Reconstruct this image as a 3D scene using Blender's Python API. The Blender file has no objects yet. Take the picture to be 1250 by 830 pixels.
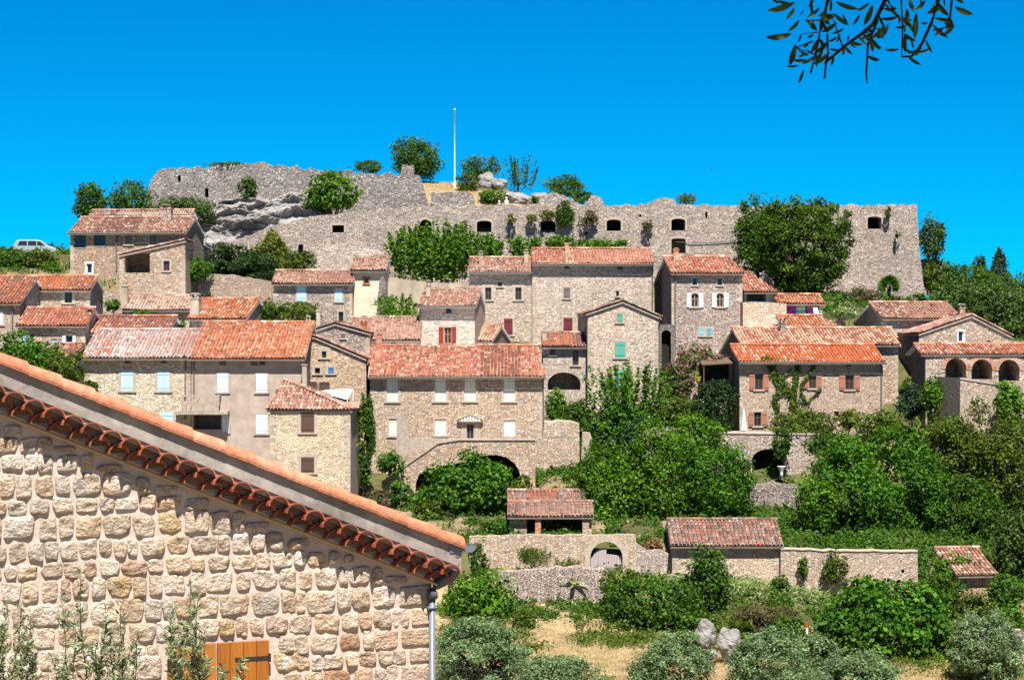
import bpy, math, random
import numpy as np
from mathutils import Vector, Matrix, noise
from mathutils.geometry import delaunay_2d_cdt
R = math.radians
random.seed(7); rng = np.random.default_rng(11)
S = bpy.context.scene
COL = S.collection
F = 2600.0                       # focal length in photo pixels (photo 1250 x 830, level camera)
def P(px, py, Y): return Vector(((px-625)/F*Y, Y, (415-py)/F*Y))

# ------------------------------------------------------------------ object helpers
def tag(o, label=None, cat=None, group=None, kind=None):
    if label: o['label'] = label
    if cat: o['category'] = cat
    if group: o['group'] = group
    if kind or cat: o['kind'] = kind or 'thing'
    return o
def empty(name, loc, rz=0):
    o = bpy.data.objects.new(name, None); COL.objects.link(o)
    o.location = loc; o.rotation_euler = (0, 0, rz); o.empty_display_size = .3
    return o
class MB:
    """collects faces (with a material slot and a colour each) and links them as ONE mesh object"""
    def __init__(s): s.v = []; s.f = []; s.m = []; s.c = []
    def face(s, pts, m=0, c=(1,1,1)):
        i = len(s.v); s.v.extend([tuple(p) for p in pts]); s.f.append(tuple(range(i, i+len(pts)))); s.m.append(m); s.c.append(c)
    def add(s, vs, fs, m=0, c=(1,1,1)):
        i = len(s.v); s.v.extend([tuple(p) for p in vs])
        for f in fs: s.f.append(tuple(i+k for k in f)); s.m.append(m); s.c.append(c)
    def box(s, x0, x1, y0, y1, z0, z1, m=0, c=(1,1,1)):
        v = [(x0,y0,z0),(x1,y0,z0),(x1,y1,z0),(x0,y1,z0),(x0,y0,z1),(x1,y0,z1),(x1,y1,z1),(x0,y1,z1)]
        s.add(v, [(0,3,2,1),(4,5,6,7),(0,1,5,4),(1,2,6,5),(2,3,7,6),(3,0,4,7)], m, c)
    def hexa(s, b, t, m=0, c=(1,1,1)):     # bottom quad, top quad
        s.add(list(b)+list(t), [(3,2,1,0),(4,5,6,7),(0,1,5,4),(1,2,6,5),(2,3,7,6),(3,0,4,7)], m, c)
    def tube(s, pts, rad, n=6, m=0, c=(1,1,1), cap=True):
        pts = [Vector(p) for p in pts]; N = len(pts)
        rad = [rad]*N if not hasattr(rad, '__len__') else rad
        rings = []
        for k, p in enumerate(pts):
            d = (pts[min(k+1,N-1)]-pts[max(k-1,0)])
            d = d.normalized() if d.length > 1e-9 else Vector((0,0,1))
            a = d.cross(Vector((0,0,1)) if abs(d.z) < .95 else Vector((1,0,0))).normalized(); b = d.cross(a)
            rings.append([p + (a*math.cos(2*math.pi*j/n)+b*math.sin(2*math.pi*j/n))*rad[k] for j in range(n)])
        vs = [q for r in rings for q in r]
        fs = [(k*n+j, (k+1)*n+j, (k+1)*n+(j+1)%n, k*n+(j+1)%n) for k in range(N-1) for j in range(n)]
        if cap: fs += [tuple(range(n-1,-1,-1)) if False else tuple(range(n)), tuple((N-1)*n+j for j in range(n-1,-1,-1))]
        s.add(vs, fs, m, c)
    def prism(s, poly, y0, y1, m=0, c=(1,1,1)):   # poly in (x,z), extruded along y
        n = len(poly)
        v = [(p[0],y0,p[1]) for p in poly]+[(p[0],y1,p[1]) for p in poly]
        fs = [tuple(range(n)), tuple(range(2*n-1,n-1,-1))]+[((k+1)%n, k, n+k, n+(k+1)%n) for k in range(n)]
        s.add(v, fs, m, c)
    def lathe(s, prof, c0=(0,0,0), n=12, m=0, c=(1,1,1)):   # (radius, z)
        vs = [(c0[0]+r*math.cos(2*math.pi*j/n), c0[1]+r*math.sin(2*math.pi*j/n), c0[2]+z) for r, z in prof for j in range(n)]
        fs = [(k*n+j, k*n+(j+1)%n, (k+1)*n+(j+1)%n, (k+1)*n+j) for k in range(len(prof)-1) for j in range(n)]
        s.add(vs, fs, m, c)
    def build(s, name, mats, parent=None, smooth=False, loc=None, rz=0):
        me = bpy.data.meshes.new(name); me.from_pydata(s.v, [], s.f)
        mats = mats if isinstance(mats, (list, tuple)) else [mats]
        for m in mats: me.materials.append(m)
        if len(mats) > 1: me.polygons.foreach_set('material_index', s.m)
        a = me.attributes.new('Col', 'FLOAT_COLOR', 'FACE')
        a.data.foreach_set('color', np.array([(*c[:3], 1) for c in s.c], dtype=np.float32).ravel())
        if smooth: me.polygons.foreach_set('use_smooth', [True]*len(s.f))
        me.update()
        o = bpy.data.objects.new(name, me); COL.objects.link(o)
        if parent: o.parent = parent
        if loc is not None: o.location = loc; o.rotation_euler = (0,0,rz)
        return o

# ------------------------------------------------------------------ materials
def newmat(name):
    m = bpy.data.materials.new(name); m.use_nodes = True
    nt = m.node_tree; return m, nt, nt.nodes['Principled BSDF']
def N(nt, t, **k):
    n = nt.nodes.new(t)
    for a, b in k.items(): setattr(n, a, b)
    return n
def ramp(nt, stops, interp='LINEAR'):
    n = N(nt, 'ShaderNodeValToRGB'); n.color_ramp.interpolation = interp
    e = n.color_ramp.elements
    while len(e) < len(stops): e.new(.5)
    for k, (p, c) in enumerate(stops): e[k].position = p; e[k].color = (*c, 1) if len(c) == 3 else c
    return n
def mixc(nt, fac, a, b, mode='MIX'):
    n = N(nt, 'ShaderNodeMix', data_type='RGBA', blend_type=mode)
    for sock, v in ((n.inputs[0], fac), (n.inputs[6], a), (n.inputs[7], b)):
        if isinstance(v, bpy.types.NodeSocket): nt.links.new(v, sock)
        elif isinstance(v, (int, float)): sock.default_value = v
        else: sock.default_value = (*v, 1)
    return n.outputs[2]
def stone(name, cols, mortar, size=.3, flat=1.7, mw=.07, bump=.6, stain=.35, rough=.92, dark=(.16,.14,.13), render=.6):
    cols = [(r*1.38, g*1.33, b_*1.37) for r, g, b_ in cols]; mortar = tuple(q*1.4 for q in mortar); flat *= 1.2; size *= .86
    m, nt, b = newmat(name); L = nt.links.new
    tc = N(nt, 'ShaderNodeTexCoord'); oi = N(nt, 'ShaderNodeObjectInfo')
    nz = N(nt, 'ShaderNodeTexNoise'); nz.inputs['Scale'].default_value = 2.2; nz.inputs['Detail'].default_value = 2
    L(tc.outputs['Object'], nz.inputs['Vector'])
    sc = N(nt, 'ShaderNodeVectorMath', operation='SCALE'); sc.inputs['Scale'].default_value = .16
    L(nz.outputs['Color'], sc.inputs[0])
    ad = N(nt, 'ShaderNodeVectorMath', operation='ADD'); L(tc.outputs['Object'], ad.inputs[0]); L(sc.outputs[0], ad.inputs[1])
    mp = N(nt, 'ShaderNodeMapping'); s = 1/size; mp.inputs['Scale'].default_value = (s, s, s*flat); L(ad.outputs[0], mp.inputs['Vector'])
    rs = N(nt, 'ShaderNodeMath', operation='MULTIPLY'); rs.inputs[1].default_value = 37.0; L(oi.outputs['Random'], rs.inputs[0])
    L(rs.outputs[0], mp.inputs['Location'])
    v1 = N(nt, 'ShaderNodeTexVoronoi', feature='F1'); v1.inputs['Scale'].default_value = 1; v1.inputs['Randomness'].default_value = .85
    v2 = N(nt, 'ShaderNodeTexVoronoi', feature='DISTANCE_TO_EDGE'); v2.inputs['Scale'].default_value = 1; v2.inputs['Randomness'].default_value = .85
    L(mp.outputs[0], v1.inputs['Vector']); L(mp.outputs[0], v2.inputs['Vector'])
    sp = N(nt, 'ShaderNodeSeparateColor'); L(v1.outputs['Color'], sp.inputs[0])
    n = len(cols); cr = ramp(nt, [((k+.0)/n, c) for k, c in enumerate(cols)], 'CONSTANT'); L(sp.outputs[0], cr.inputs[0])
    vv = N(nt, 'ShaderNodeMapRange'); vv.inputs['To Min'].default_value = .68; vv.inputs['To Max'].default_value = 1.24; L(sp.outputs[1], vv.inputs[0])
    hs = N(nt, 'ShaderNodeHueSaturation'); L(vv.outputs[0], hs.inputs['Value']); L(cr.outputs[0], hs.inputs['Color'])
    n2 = N(nt, 'ShaderNodeTexNoise'); n2.inputs['Scale'].default_value = 9/max(size,.1)*.3; n2.inputs['Detail'].default_value = 6
    L(tc.outputs['Object'], n2.inputs['Vector'])
    gr = ramp(nt, [(.3, (.62,.62,.62)), (.7, (1.2,1.2,1.2))]); L(n2.outputs[0], gr.inputs[0])
    c1 = mixc(nt, 1.0, hs.outputs[0], gr.outputs[0], 'MULTIPLY')
    mk = N(nt, 'ShaderNodeMapRange'); mk.inputs['From Min'].default_value = mw*.4; mk.inputs['From Max'].default_value = mw*1.1; L(v2.outputs['Distance'], mk.inputs[0])
    n5 = N(nt, 'ShaderNodeTexNoise'); n5.inputs['Scale'].default_value = .55; n5.inputs['Detail'].default_value = 2; L(mp.outputs[0], n5.inputs['Vector'])
    pr_ = ramp(nt, [(.52,(0,0,0)),(.61,(.7,.7,.7))]); L(n5.outputs[0], pr_.inputs[0])
    c2 = mixc(nt, mk.outputs[0], mixc(nt, pr_.outputs[0], mortar, tuple(q*.22 for q in mortar)), c1)
    n3 = N(nt, 'ShaderNodeTexNoise'); n3.inputs['Scale'].default_value = .35; n3.inputs['Detail'].default_value = 8; n3.inputs['Roughness'].default_value = .65
    m3 = N(nt, 'ShaderNodeMapping'); m3.inputs['Scale'].default_value = (.7,.7,2.2); L(tc.outputs['Object'], m3.inputs[0]); L(m3.outputs[0], n3.inputs['Vector'])
    st = ramp(nt, [(.45, (0,0,0)), (.72, (stain,)*3)]); L(n3.outputs[0], st.inputs[0])
    n4 = N(nt, 'ShaderNodeTexNoise'); n4.inputs['Scale'].default_value = .5; n4.inputs['Detail'].default_value = 7; n4.inputs['Roughness'].default_value = .6; L(mp.outputs[0], n4.inputs['Vector']); n4.inputs['Scale'].default_value = .5*size
    rp = ramp(nt, [(.52,(0,0,0)),(.60,(render,)*3)]); L(n4.outputs[0], rp.inputs[0]); pm = N(nt, 'ShaderNodeMath', operation='MULTIPLY'); L(rp.outputs[0], pm.inputs[0]); L(gr.outputs[0], pm.inputs[1]); pm.use_clamp = True
    c2 = mixc(nt, pm.outputs[0], c2, tuple(q*1.25 for q in mortar))
    c3 = mixc(nt, st.outputs[0], c2, dark)
    hv = N(nt, 'ShaderNodeHueSaturation'); a1 = N(nt, 'ShaderNodeMapRange'); a1.inputs['To Min'].default_value = .88; a1.inputs['To Max'].default_value = 1.1; L(oi.outputs['Random'], a1.inputs[0]); L(a1.outputs[0], hv.inputs['Value'])
    fr_ = N(nt, 'ShaderNodeMath', operation='FRACT'); L(rs.outputs[0], fr_.inputs[0]); a2 = N(nt, 'ShaderNodeMapRange'); a2.inputs['To Min'].default_value = .85; a2.inputs['To Max'].default_value = 1.3; L(fr_.outputs[0], a2.inputs[0]); L(a2.outputs[0], hv.inputs['Saturation'])
    L(c3, hv.inputs['Color']); L(hv.outputs[0], b.inputs['Base Color'])
    b.inputs['Roughness'].default_value = rough; b.inputs['Specular IOR Level'].default_value = .15
    hh = N(nt, 'ShaderNodeMath', operation='ADD'); L(mk.outputs[0], hh.inputs[0])
    h2 = N(nt, 'ShaderNodeMath', operation='MULTIPLY'); h2.inputs[1].default_value = .8; L(n2.outputs[0], h2.inputs[0]); L(h2.outputs[0], hh.inputs[1])
    h3 = N(nt, 'ShaderNodeMath', operation='ADD'); L(hh.outputs[0], h3.inputs[0]); L(sp.outputs[2], h3.inputs[1])
    bp = N(nt, 'ShaderNodeBump'); bp.inputs['Strength'].default_value = bump; bp.inputs['Distance'].default_value = size*.22
    L(h3.outputs[0], bp.inputs['Height']); L(bp.outputs[0], b.inputs['Normal'])
    return m
def plain(name, col, rough=.7, var=.25, scale=3, bump=.15, spec=.25, metal=0, attr=False, stretch=None):
    m, nt, b = newmat(name); L = nt.links.new
    tc = N(nt, 'ShaderNodeTexCoord'); n = N(nt, 'ShaderNodeTexNoise'); n.inputs['Scale'].default_value = scale; n.inputs['Detail'].default_value = 7; n.inputs['Roughness'].default_value = .62
    if stretch:
        mp = N(nt, 'ShaderNodeMapping'); mp.inputs['Scale'].default_value = stretch; L(tc.outputs['Object'], mp.inputs[0]); L(mp.outputs[0], n.inputs['Vector'])
    else: L(tc.outputs['Object'], n.inputs['Vector'])
    g = ramp(nt, [(.3, (1-var,)*3), (.72, (1+var*.8,)*3)]); L(n.outputs[0], g.inputs[0])
    if attr:
        at = N(nt, 'ShaderNodeAttribute', attribute_name='Col'); base = mixc(nt, 1.0, at.outputs['Color'], col, 'MULTIPLY')
    else: base = col
    L(mixc(nt, 1.0, base, g.outputs[0], 'MULTIPLY'), b.inputs['Base Color'])
    b.inputs['Roughness'].default_value = rough; b.inputs['Specular IOR Level'].default_value = spec; b.inputs['Metallic'].default_value = metal
    if bump:
        bp = N(nt, 'ShaderNodeBump'); bp.inputs['Strength'].default_value = bump; bp.inputs['Distance'].default_value = .05
        L(n.outputs[0], bp.inputs['Height']); L(bp.outputs[0], b.inputs['Normal'])
    return m
def leafmat(name, trans=.35, rough=.55):
    m, nt, b = newmat(name); L = nt.links.new
    at = N(nt, 'ShaderNodeAttribute', attribute_name='Col')
    L(at.outputs['Color'], b.inputs['Base Color']); b.inputs['Roughness'].default_value = rough; b.inputs['Specular IOR Level'].default_value = .18
    tr = N(nt, 'ShaderNodeBsdfTranslucent'); L(mixc(nt, 1.0, at.outputs['Color'], (1.2,1.3,.6), 'MULTIPLY'), tr.inputs[0])
    mx = N(nt, 'ShaderNodeMixShader'); mx.inputs[0].default_value = trans; L(b.outputs[0], mx.inputs[1]); L(tr.outputs[0], mx.inputs[2])
    L(mx.outputs[0], nt.nodes['Material Output'].inputs['Surface']); return m
M = {}
M['fort'] = stone('fort_stone', [(.40,.33,.265),(.31,.26,.215),(.46,.39,.32),(.36,.28,.21),(.25,.215,.185)], (.15,.12,.10), .30, 2.2, .08, .8, .5, render=.25)
M['ruin'] = stone('ruin_stone', [(.34,.31,.28),(.27,.25,.235),(.40,.37,.34),(.31,.27,.24),(.22,.205,.195)], (.15,.135,.12), .33, 1.9, .08, .9, .55)
M['grey'] = stone('grey_stone', [(.40,.33,.27),(.33,.28,.24),(.45,.38,.31),(.36,.28,.22),(.27,.235,.21)], (.19,.15,.12), .27, 2.1, .08, .8, .3)
M['pale'] = stone('pale_stone', [(.50,.42,.33),(.44,.37,.30),(.55,.47,.38),(.47,.36,.26),(.36,.31,.27)], (.30,.24,.19), .25, 2.0, .08, .8, .2)
M['cream'] = stone('cream_stone', [(.53,.46,.35),(.49,.42,.32),(.56,.50,.40),(.50,.41,.29),(.43,.35,.25)], (.42,.36,.27), .32, 2.2, .08, .8, .08)
M['tan'] = stone('tan_stone', [(.47,.37,.26),(.42,.30,.19),(.52,.42,.31),(.45,.29,.17),(.36,.29,.23)], (.30,.23,.165), .28, 1.9, .08, .8, .15)
M['dark'] = stone('dark_and_shaded_stone', [(.22,.19,.17),(.17,.15,.14),(.27,.23,.20),(.20,.165,.14),(.14,.125,.12)], (.12,.105,.095), .26, 1.9, .07, .8, .5)  # dark stonework; on house side walls it carries painted shade
M['warm'] = stone('warm_stone', [(.46,.37,.28),(.39,.30,.22),(.50,.42,.33),(.43,.31,.21),(.32,.27,.23)], (.24,.185,.145), .27, 2.0, .08, .8, .25)
M['dry'] = stone('drystone', [(.40,.35,.30),(.33,.29,.26),(.46,.41,.36),(.38,.31,.25),(.26,.235,.215)], (.10,.085,.075), .24, 2.1, .09, 1.0, .3, render=0)
M['plaster'] = plain('grey_plaster', (.40,.325,.275), .95, .25, 1.2, .35, .1)
M['creamplaster'] = plain('cream_plaster', (.60,.52,.40), .95, .2, 1.0, .2, .1)
M['oldplaster'] = plain('old_plaster', (.40,.335,.26), .95, .35, .8, .2, .1, stretch=(1.4,1.4,.5))
M['dress'] = plain('dressed_stone', (.42,.35,.28), .9, .2, 3, .2, .1)
M['quoin'] = plain('quoin_stone', (.44,.37,.30), .92, .3, 3, .3, .1, attr=True)
M['mortar'] = plain('mortar', (.36,.30,.25), .95, .3, 4, .3, .1)
M['tile'] = plain('roof_tile', (1,1,1), .85, .45, 6, .25, .15, attr=True)
M['wood'] = plain('weathered_wood', (.12,.085,.06), .8, .3, 6, .2, .2, stretch=(6,6,.6))
M['paint'] = plain('painted_wood', (1,1,1), .6, .12, 8, .1, .3, attr=True, stretch=(9,9,.7))
M['glass'] = plain('window_glass', (.018,.022,.026), .12, .2, 1, 0, .5)
M['void'] = plain('interior_shade', (.03,.026,.024), .95, .3, 2, 0, .05)  # near-black backs: the shade inside openings is put in the colour
M['metal'] = plain('zinc_metal', (.11,.105,.10), .6, .15, 5, .05, .3)
M['plastic'] = plain('grey_pvc', (.135,.155,.185), .4, .06, 3, .03, .45)
M['darkpipe'] = plain('dark_pvc', (.085,.085,.095), .5, .15, 4, .05, .4)
M['iron'] = plain('black_iron', (.02,.02,.022), .55, .2, 6, .1, .4)
M['brick'] = stone('red_brick', [(.44,.17,.09),(.37,.13,.075),(.50,.22,.13),(.40,.15,.09)], (.36,.28,.23), .16, 2.4, .09, .5, .15)
M['white'] = plain('white_paint', (.80,.80,.80), .5, .04, 3, .02, .4)
M['cloth'] = plain('cloth', (1,1,1), .9, .08, 10, .1, .1, attr=True)
M['leaf'] = leafmat('leaves'); M['bark'] = plain('bark', (.085,.065,.05), .95, .4, 7, .6, .1, stretch=(4,4,1))
M['rock'] = None

# ------------------------------------------------------------------ terrain
_cols = [
 (0,   [(112,-18.5),(140,-14),(155,-8),(160,-2.6),(168,.6),(178,4.6),(186,7.2),(190,7.9),(205,8),(240,7),(300,3)]),
 (250, [(112,-18.5),(140,-13.5),(150,-10.5),(158,-5),(165,-.6),(172,1.0),(178,2.8),(185,4.4),(200,5.8),(205.5,6.2),(210,7.5),(214,14.4),(225,16.5),(240,16),(300,4)]),
 (400, [(112,-18.5),(140,-13.5),(150,-11.5),(158,-8),(162,-4.5),(172,0),(178,1.6),(186,4.2),(200,5.6),(205.5,6.2),(211,9.0),(213,11.5),(216,15),(225,16.8),(240,16),(300,5)]),
 (560, [(112,-18.2),(125,-17),(126,-16.5),(130.4,-16.2),(131.3,-14.9),(135.4,-14.7),(136.6,-13.3),(150,-11),(157,-9.6),(164,-6),(168,-1.6),(176,-.2),(185,3.2),(205,5),(208,12.4),(214,14.6),(225,16.6),(235,16.4),(260,10)]),
 (700, [(112,-18.2),(125,-17.2),(126,-16.6),(130.4,-16.2),(131.3,-15.0),(135.6,-14.85),(136.8,-13.3),(150,-11),(158,-8),(163,-5.6),(170,-2.8),(176,-.4),(190,3.2),(205,5),(208,12.2),(212,13.1),(222,14.6),(240,13),(260,9)]),
 (850, [(112,-18.2),(125,-17.6),(130,-16.7),(131.6,-15.6),(136,-14.9),(138,-13.6),(150,-11),(155,-9.2),(160,-6.8),(172,-2),(180,.6),(190,2.8),(205,5),(208,11.5),(230,11.5),(260,8)]),
 (1000,[(112,-18.2),(125,-17.8),(134,-16.8),(137,-15.5),(139,-13.8),(146,-12.4),(152,-10.6),(155,-8.0),(158,-7.4),(165,-3.6),(172,.4),(178,2.6),(190,4),(205,5),(208,11),(230,11),(260,8)]),
 (1150,[(112,-19),(130,-17.6),(140,-15.4),(150,-11.8),(156,-8.6),(160,-5.6),(168,-1.6),(176,1.6),(190,3.6),(205,4.3),(215,5),(240,5),(300,2)]),
 (1260,[(112,-19),(130,-17.8),(140,-15.6),(150,-11.8),(158,-7),(165,-3),(180,.2),(205,2.6),(240,4),(300,2)]),
]
_near = [(-80,0.5),(0,-1.75),(8,-3.7),(26,-8.4),(60,-15),(100,-18.3)]
_far = [(420,-6),(700,-30),(3000,-60)]
_cx = [(c-625)/F*165 for c, _ in _cols]
_prof = [np.array(_near + p + _far).T for _, p in _cols]
def ground(X, Y):
    zs = [np.interp(Y, p[0], p[1]) for p in _prof]
    k = int(np.clip(np.searchsorted(_cx, X)-1, 0, len(_cx)-2))
    t = min(1, max(0, (X-_cx[k])/(_cx[k+1]-_cx[k]))); t = t*t*(3-2*t)
    return float(zs[k]*(1-t)+zs[k+1]*t)
SKY_TINT, SKY_STR, EXPO = (.004,.82,1.03), .06, 1.1
# ------------------------------------------------------------------ roofs of canal tiles
PAL = {
 'orange': [(.46,.155,.07),(.39,.125,.062),(.48,.20,.105),(.24,.10,.07),(.50,.33,.24),(.42,.155,.085)],
 'bright': [(.50,.125,.05),(.46,.11,.045),(.52,.16,.075),(.41,.10,.045),(.55,.36,.27),(.47,.14,.07)],
 'red':    [(.42,.155,.092),(.35,.12,.075),(.46,.225,.155),(.20,.09,.065),(.50,.36,.28),(.39,.135,.08),(.43,.185,.12)],
 'pink':   [(.36,.195,.14),(.30,.15,.11),(.42,.26,.20),(.19,.10,.08),(.34,.165,.115),(.48,.35,.28)],
 'lichen': [(.43,.33,.30),(.33,.21,.19),(.42,.16,.10),(.52,.45,.42),(.38,.20,.16),(.48,.38,.35)],
 'brown':  [(.30,.12,.08),(.24,.10,.075),(.38,.15,.09),(.17,.10,.085),(.42,.27,.21),(.33,.10,.055)],
 'old':    [(.25,.15,.12),(.21,.13,.11),(.30,.18,.14),(.13,.09,.075),(.34,.13,.08),(.32,.26,.22)],
 'streak': [(.36,.16,.11),(.55,.33,.22),(.30,.12,.085),(.40,.19,.13),(.58,.36,.25)],
}
def clip_v(poly, u):
    vs = []
    n = len(poly)
    for k in range(n):
        a, b = poly[k], poly[(k+1)%n]
        if (a[0]-u)*(b[0]-u) <= 0 and abs(a[0]-b[0]) > 1e-9:
            vs.append(a[1]+(b[1]-a[1])*(u-a[0])/(b[0]-a[0]))
    return (min(vs), max(vs)) if len(vs) >= 2 else None
def tiles(mb, A, eu, ev, poly, pal, pitch=.25, tl=.42, colrun=.07, jit=.012, rr=None):
    A = Vector(A); eu = Vector(eu).normalized(); ev = Vector(ev).normalized(); nn = eu.cross(ev).normalized()
    if nn.z < 0: nn = -nn
    rr = rr or random
    us = [p[0] for p in poly]; u0, u1 = min(us), max(us); n = max(1, int(round((u1-u0)/pitch))); st = (u1-u0)/n
    pc = PAL[pal] if isinstance(pal, str) else pal
    ph = rr.random()*9; seg = 4; colr = None
    vmax = max(p[1] for p in poly)
    for i in range(n):
        u = u0+st*(i+.5); iv = clip_v(poly, u)
        if not iv: continue
        v0, v1 = iv
        if v1-v0 < .05: continue
        if pal == 'streak': colr = pc[1] if (i//2) % 4 == 0 or rr.random() < .08 else None
        elif rr.random() < colrun: colr = rr.choice(pc) if rr.random() < .6 else None
        k = 0; v = v0
        uj = rr.uniform(-.012, .012)
        while v < v1-.04:
            ve = min(v+tl*1.08, v1); c = colr if (colr and rr.random() < .75) else rr.choice(pc)
            f = rr.uniform(.86, 1.14); c = tuple(x*f for x in c)
            sag = -.04*math.sin(math.pi*(u-u0)/(u1-u0))*min(1,(u1-u0)/8)+.022*math.sin(u*1.3+ph)+.015*math.sin(v*1.1+u*.4+ph*2)-.03*math.sin(math.pi*min(1,max(0,(v/vmax))))
            lift = rr.uniform(-jit, jit); tw = rr.uniform(-.012, .012)+uj
            r0, r1 = st*.40, st*.33
            vs = []
            for (vv, r, h, du) in ((v, r0, .035+lift, tw), (ve, r1, .005, uj)):
                for q in range(seg+1):
                    a = math.pi*q/seg
                    vs.append(A+eu*(u+du+r*math.cos(a))+ev*vv+nn*(h+sag+r*.95*math.sin(a)))
            mb.add(vs, [(q, q+1, seg+2+q, seg+1+q) for q in range(seg)], 0, c)
            c2 = rr.choice(pc); c2 = tuple(x*f*.85 for x in c2)
            a_ = A+eu*(u-st*.5)+ev*v+nn*(sag-.01); b_ = A+eu*(u+st*.5)+ev*v+nn*(sag-.01)
            mb.face([a_, b_, b_+ev*(ve-v), a_+ev*(ve-v)], 0, c2)
            v += tl; k += 1
def slab(mb, pts, th, m=1):
    pts = [Vector(p) for p in pts]; n = (pts[1]-pts[0]).cross(pts[2]-pts[0]).normalized()
    if n.z < 0: n = -n
    top = [p-n*.13 for p in pts]; bot = [p-n*(.13+th) for p in pts]; k = len(pts)
    mb.add(top+bot, [tuple(range(k)), tuple(range(2*k-1,k-1,-1))]+[(j,(j+1)%k,k+(j+1)%k,k+j) for j in range(k)], m)
def roofplane(mb, pts, pal, **kw):
    """pts = eave left, eave right, then the upper corners (right to left); tiles + slab"""
    pts = [Vector(p) for p in pts]; A = pts[0]; eu = (pts[1]-A).normalized()
    up = pts[2]-A; ev = (up-eu*up.dot(eu)).normalized()
    poly = [((p-A).dot(eu), (p-A).dot(ev)) for p in pts]
    tiles(mb, A, eu, ev, poly, pal, **kw); slab(mb, pts, .09)
def ridge(mb, a, b, pal, r=.13):
    a, b = Vector(a), Vector(b); L = (b-a).length; n = max(1, int(L/.42)); d = (b-a)/n
    side = d.cross(Vector((0,0,1))).normalized(); up = side.cross(d).normalized(); pc = PAL[pal] if isinstance(pal, str) else pal
    for k in range(n):
        c = random.choice(pc); f = random.uniform(.8,1.2); vs = []
        for t, rad in ((k, r), (k+1.12, r*.85)):
            for q in range(6):
                w = math.pi*q/5; vs.append(a+d*t+side*rad*math.cos(w)+up*(rad*math.sin(w)+.01))
        mb.add(vs, [(q,q+1,7+q,6+q) for q in range(5)], 0, tuple(x*f for x in c))

# ------------------------------------------------------------------ planes given by what the photo shows of them
class Plane:
    def __init__(s, O, yaw):
        s.O = Vector(O); s.e = Vector((math.cos(yaw), math.sin(yaw), 0)); s.n = Vector((math.sin(yaw), -math.cos(yaw), 0)); s.yaw = yaw
    def uz(s, px, py, dy=0):         # local u, z where the pixel's ray meets the plane (dy behind it)
        d = Vector(((px-625)/F, 1, (415-py)/F)); O = s.O-s.n*dy
        t = O.dot(s.n)/d.dot(s.n); w = d*t-O
        return w.dot(s.e), d.z*t-s.O.z
    def scale(s, px, dy=0):          # pixels per metre
        d = Vector(((px-625)/F, 1, 0)); O = s.O-s.n*dy
        return F/(O.dot(s.n)/d.dot(s.n))
def arc(u0, u1, z0, zs, zt, n=8):    # opening with a curved head: springing zs, crown zt
    uc, a = (u0+u1)/2, (u1-u0)/2
    return [(u0,z0),(u1,z0)]+[(uc+a*math.cos(math.pi*k/n), zs+(zt-zs)*math.sin(math.pi*k/n)) for k in range(n+1)]
def face_with_holes(mb, outline, holes, y=0, m=0, flip=False, depth=.2, back=True, mr=0, mback=1):
    """outline and holes in (u,z) on the plane y; holes get reveals (depth) and a back"""
    vs = [Vector(p) for p in outline]; fs = [list(range(len(outline)))]
    for h in holes:
        fs.append(list(range(len(vs), len(vs)+len(h)))); vs += [Vector(p) for p in h]
    ed = []
    for f in fs: ed += [(f[k], f[(k+1)%len(f)]) for k in range(len(f))]
    if holes:
        ov, oe, of, *_ = delaunay_2d_cdt(vs, ed, [], 1, 1e-5)
        def inside(p, poly):
            c = False
            for k in range(len(poly)):
                a, b = poly[k], poly[k-1]
                if (a[1] > p[1]) != (b[1] > p[1]) and p[0] < (b[0]-a[0])*(p[1]-a[1])/(b[1]-a[1])+a[0]: c = not c
            return c
        cen = lambda f: (sum(ov[k].x for k in f)/len(f), sum(ov[k].y for k in f)/len(f))
        of = [f for f in of if inside(cen(f), outline) and not any(inside(cen(f), h) for h in holes)]
        mb.add([(p.x, y, p.y) for p in ov], [tuple(f) for f in of], m)
    else: mb.face([(p[0], y, p[1]) for p in outline], m)
    for h in holes:
        n = len(h)
        for k in range(n):
            a, b = h[k], h[(k+1)%n]
            mb.face([(a[0],y,a[1]),(b[0],y,b[1]),(b[0],y+depth,b[1]),(a[0],y+depth,a[1])], mr)
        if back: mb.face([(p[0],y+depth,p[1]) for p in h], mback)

SHUT = {'lightblue': (.42,.62,.82), 'paleblue': (.68,.78,.90), 'white': (.86,.90,.96), 'cream': (.80,.78,.64), 'brown': (.10,.055,.045), 'maroon': (.14,.022,.028),
        'red': (.22,.03,.02), 'green': (.10,.36,.27), 'terra': (.36,.155,.095), 'mint': (.62,.78,.72), 'grey': (.16,.13,.12), 'teal': (.10,.34,.44), 'blue': (.05,.20,.42), 'turq': (.2,.5,.62)}
def shutter_mb(mb, x0, x1, z0, z1, y0, y1, c, side=0):
    n = max(2, int(round((x1-x0)/.14))); st = (x1-x0)/n
    for k in range(n): mb.box(x0+k*st+.004, x0+(k+1)*st-.004, y0, y1-random.uniform(0,.006), z0, z1, 0, tuple(q*random.uniform(.93,1.05) for q in c))
    for z in (z0+.16*(z1-z0), z1-.16*(z1-z0)): mb.box(x0+.02, x1-.02, y0-.022, y0-.002, z-.045, z+.045, 0, tuple(q*.88 for q in c))
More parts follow.
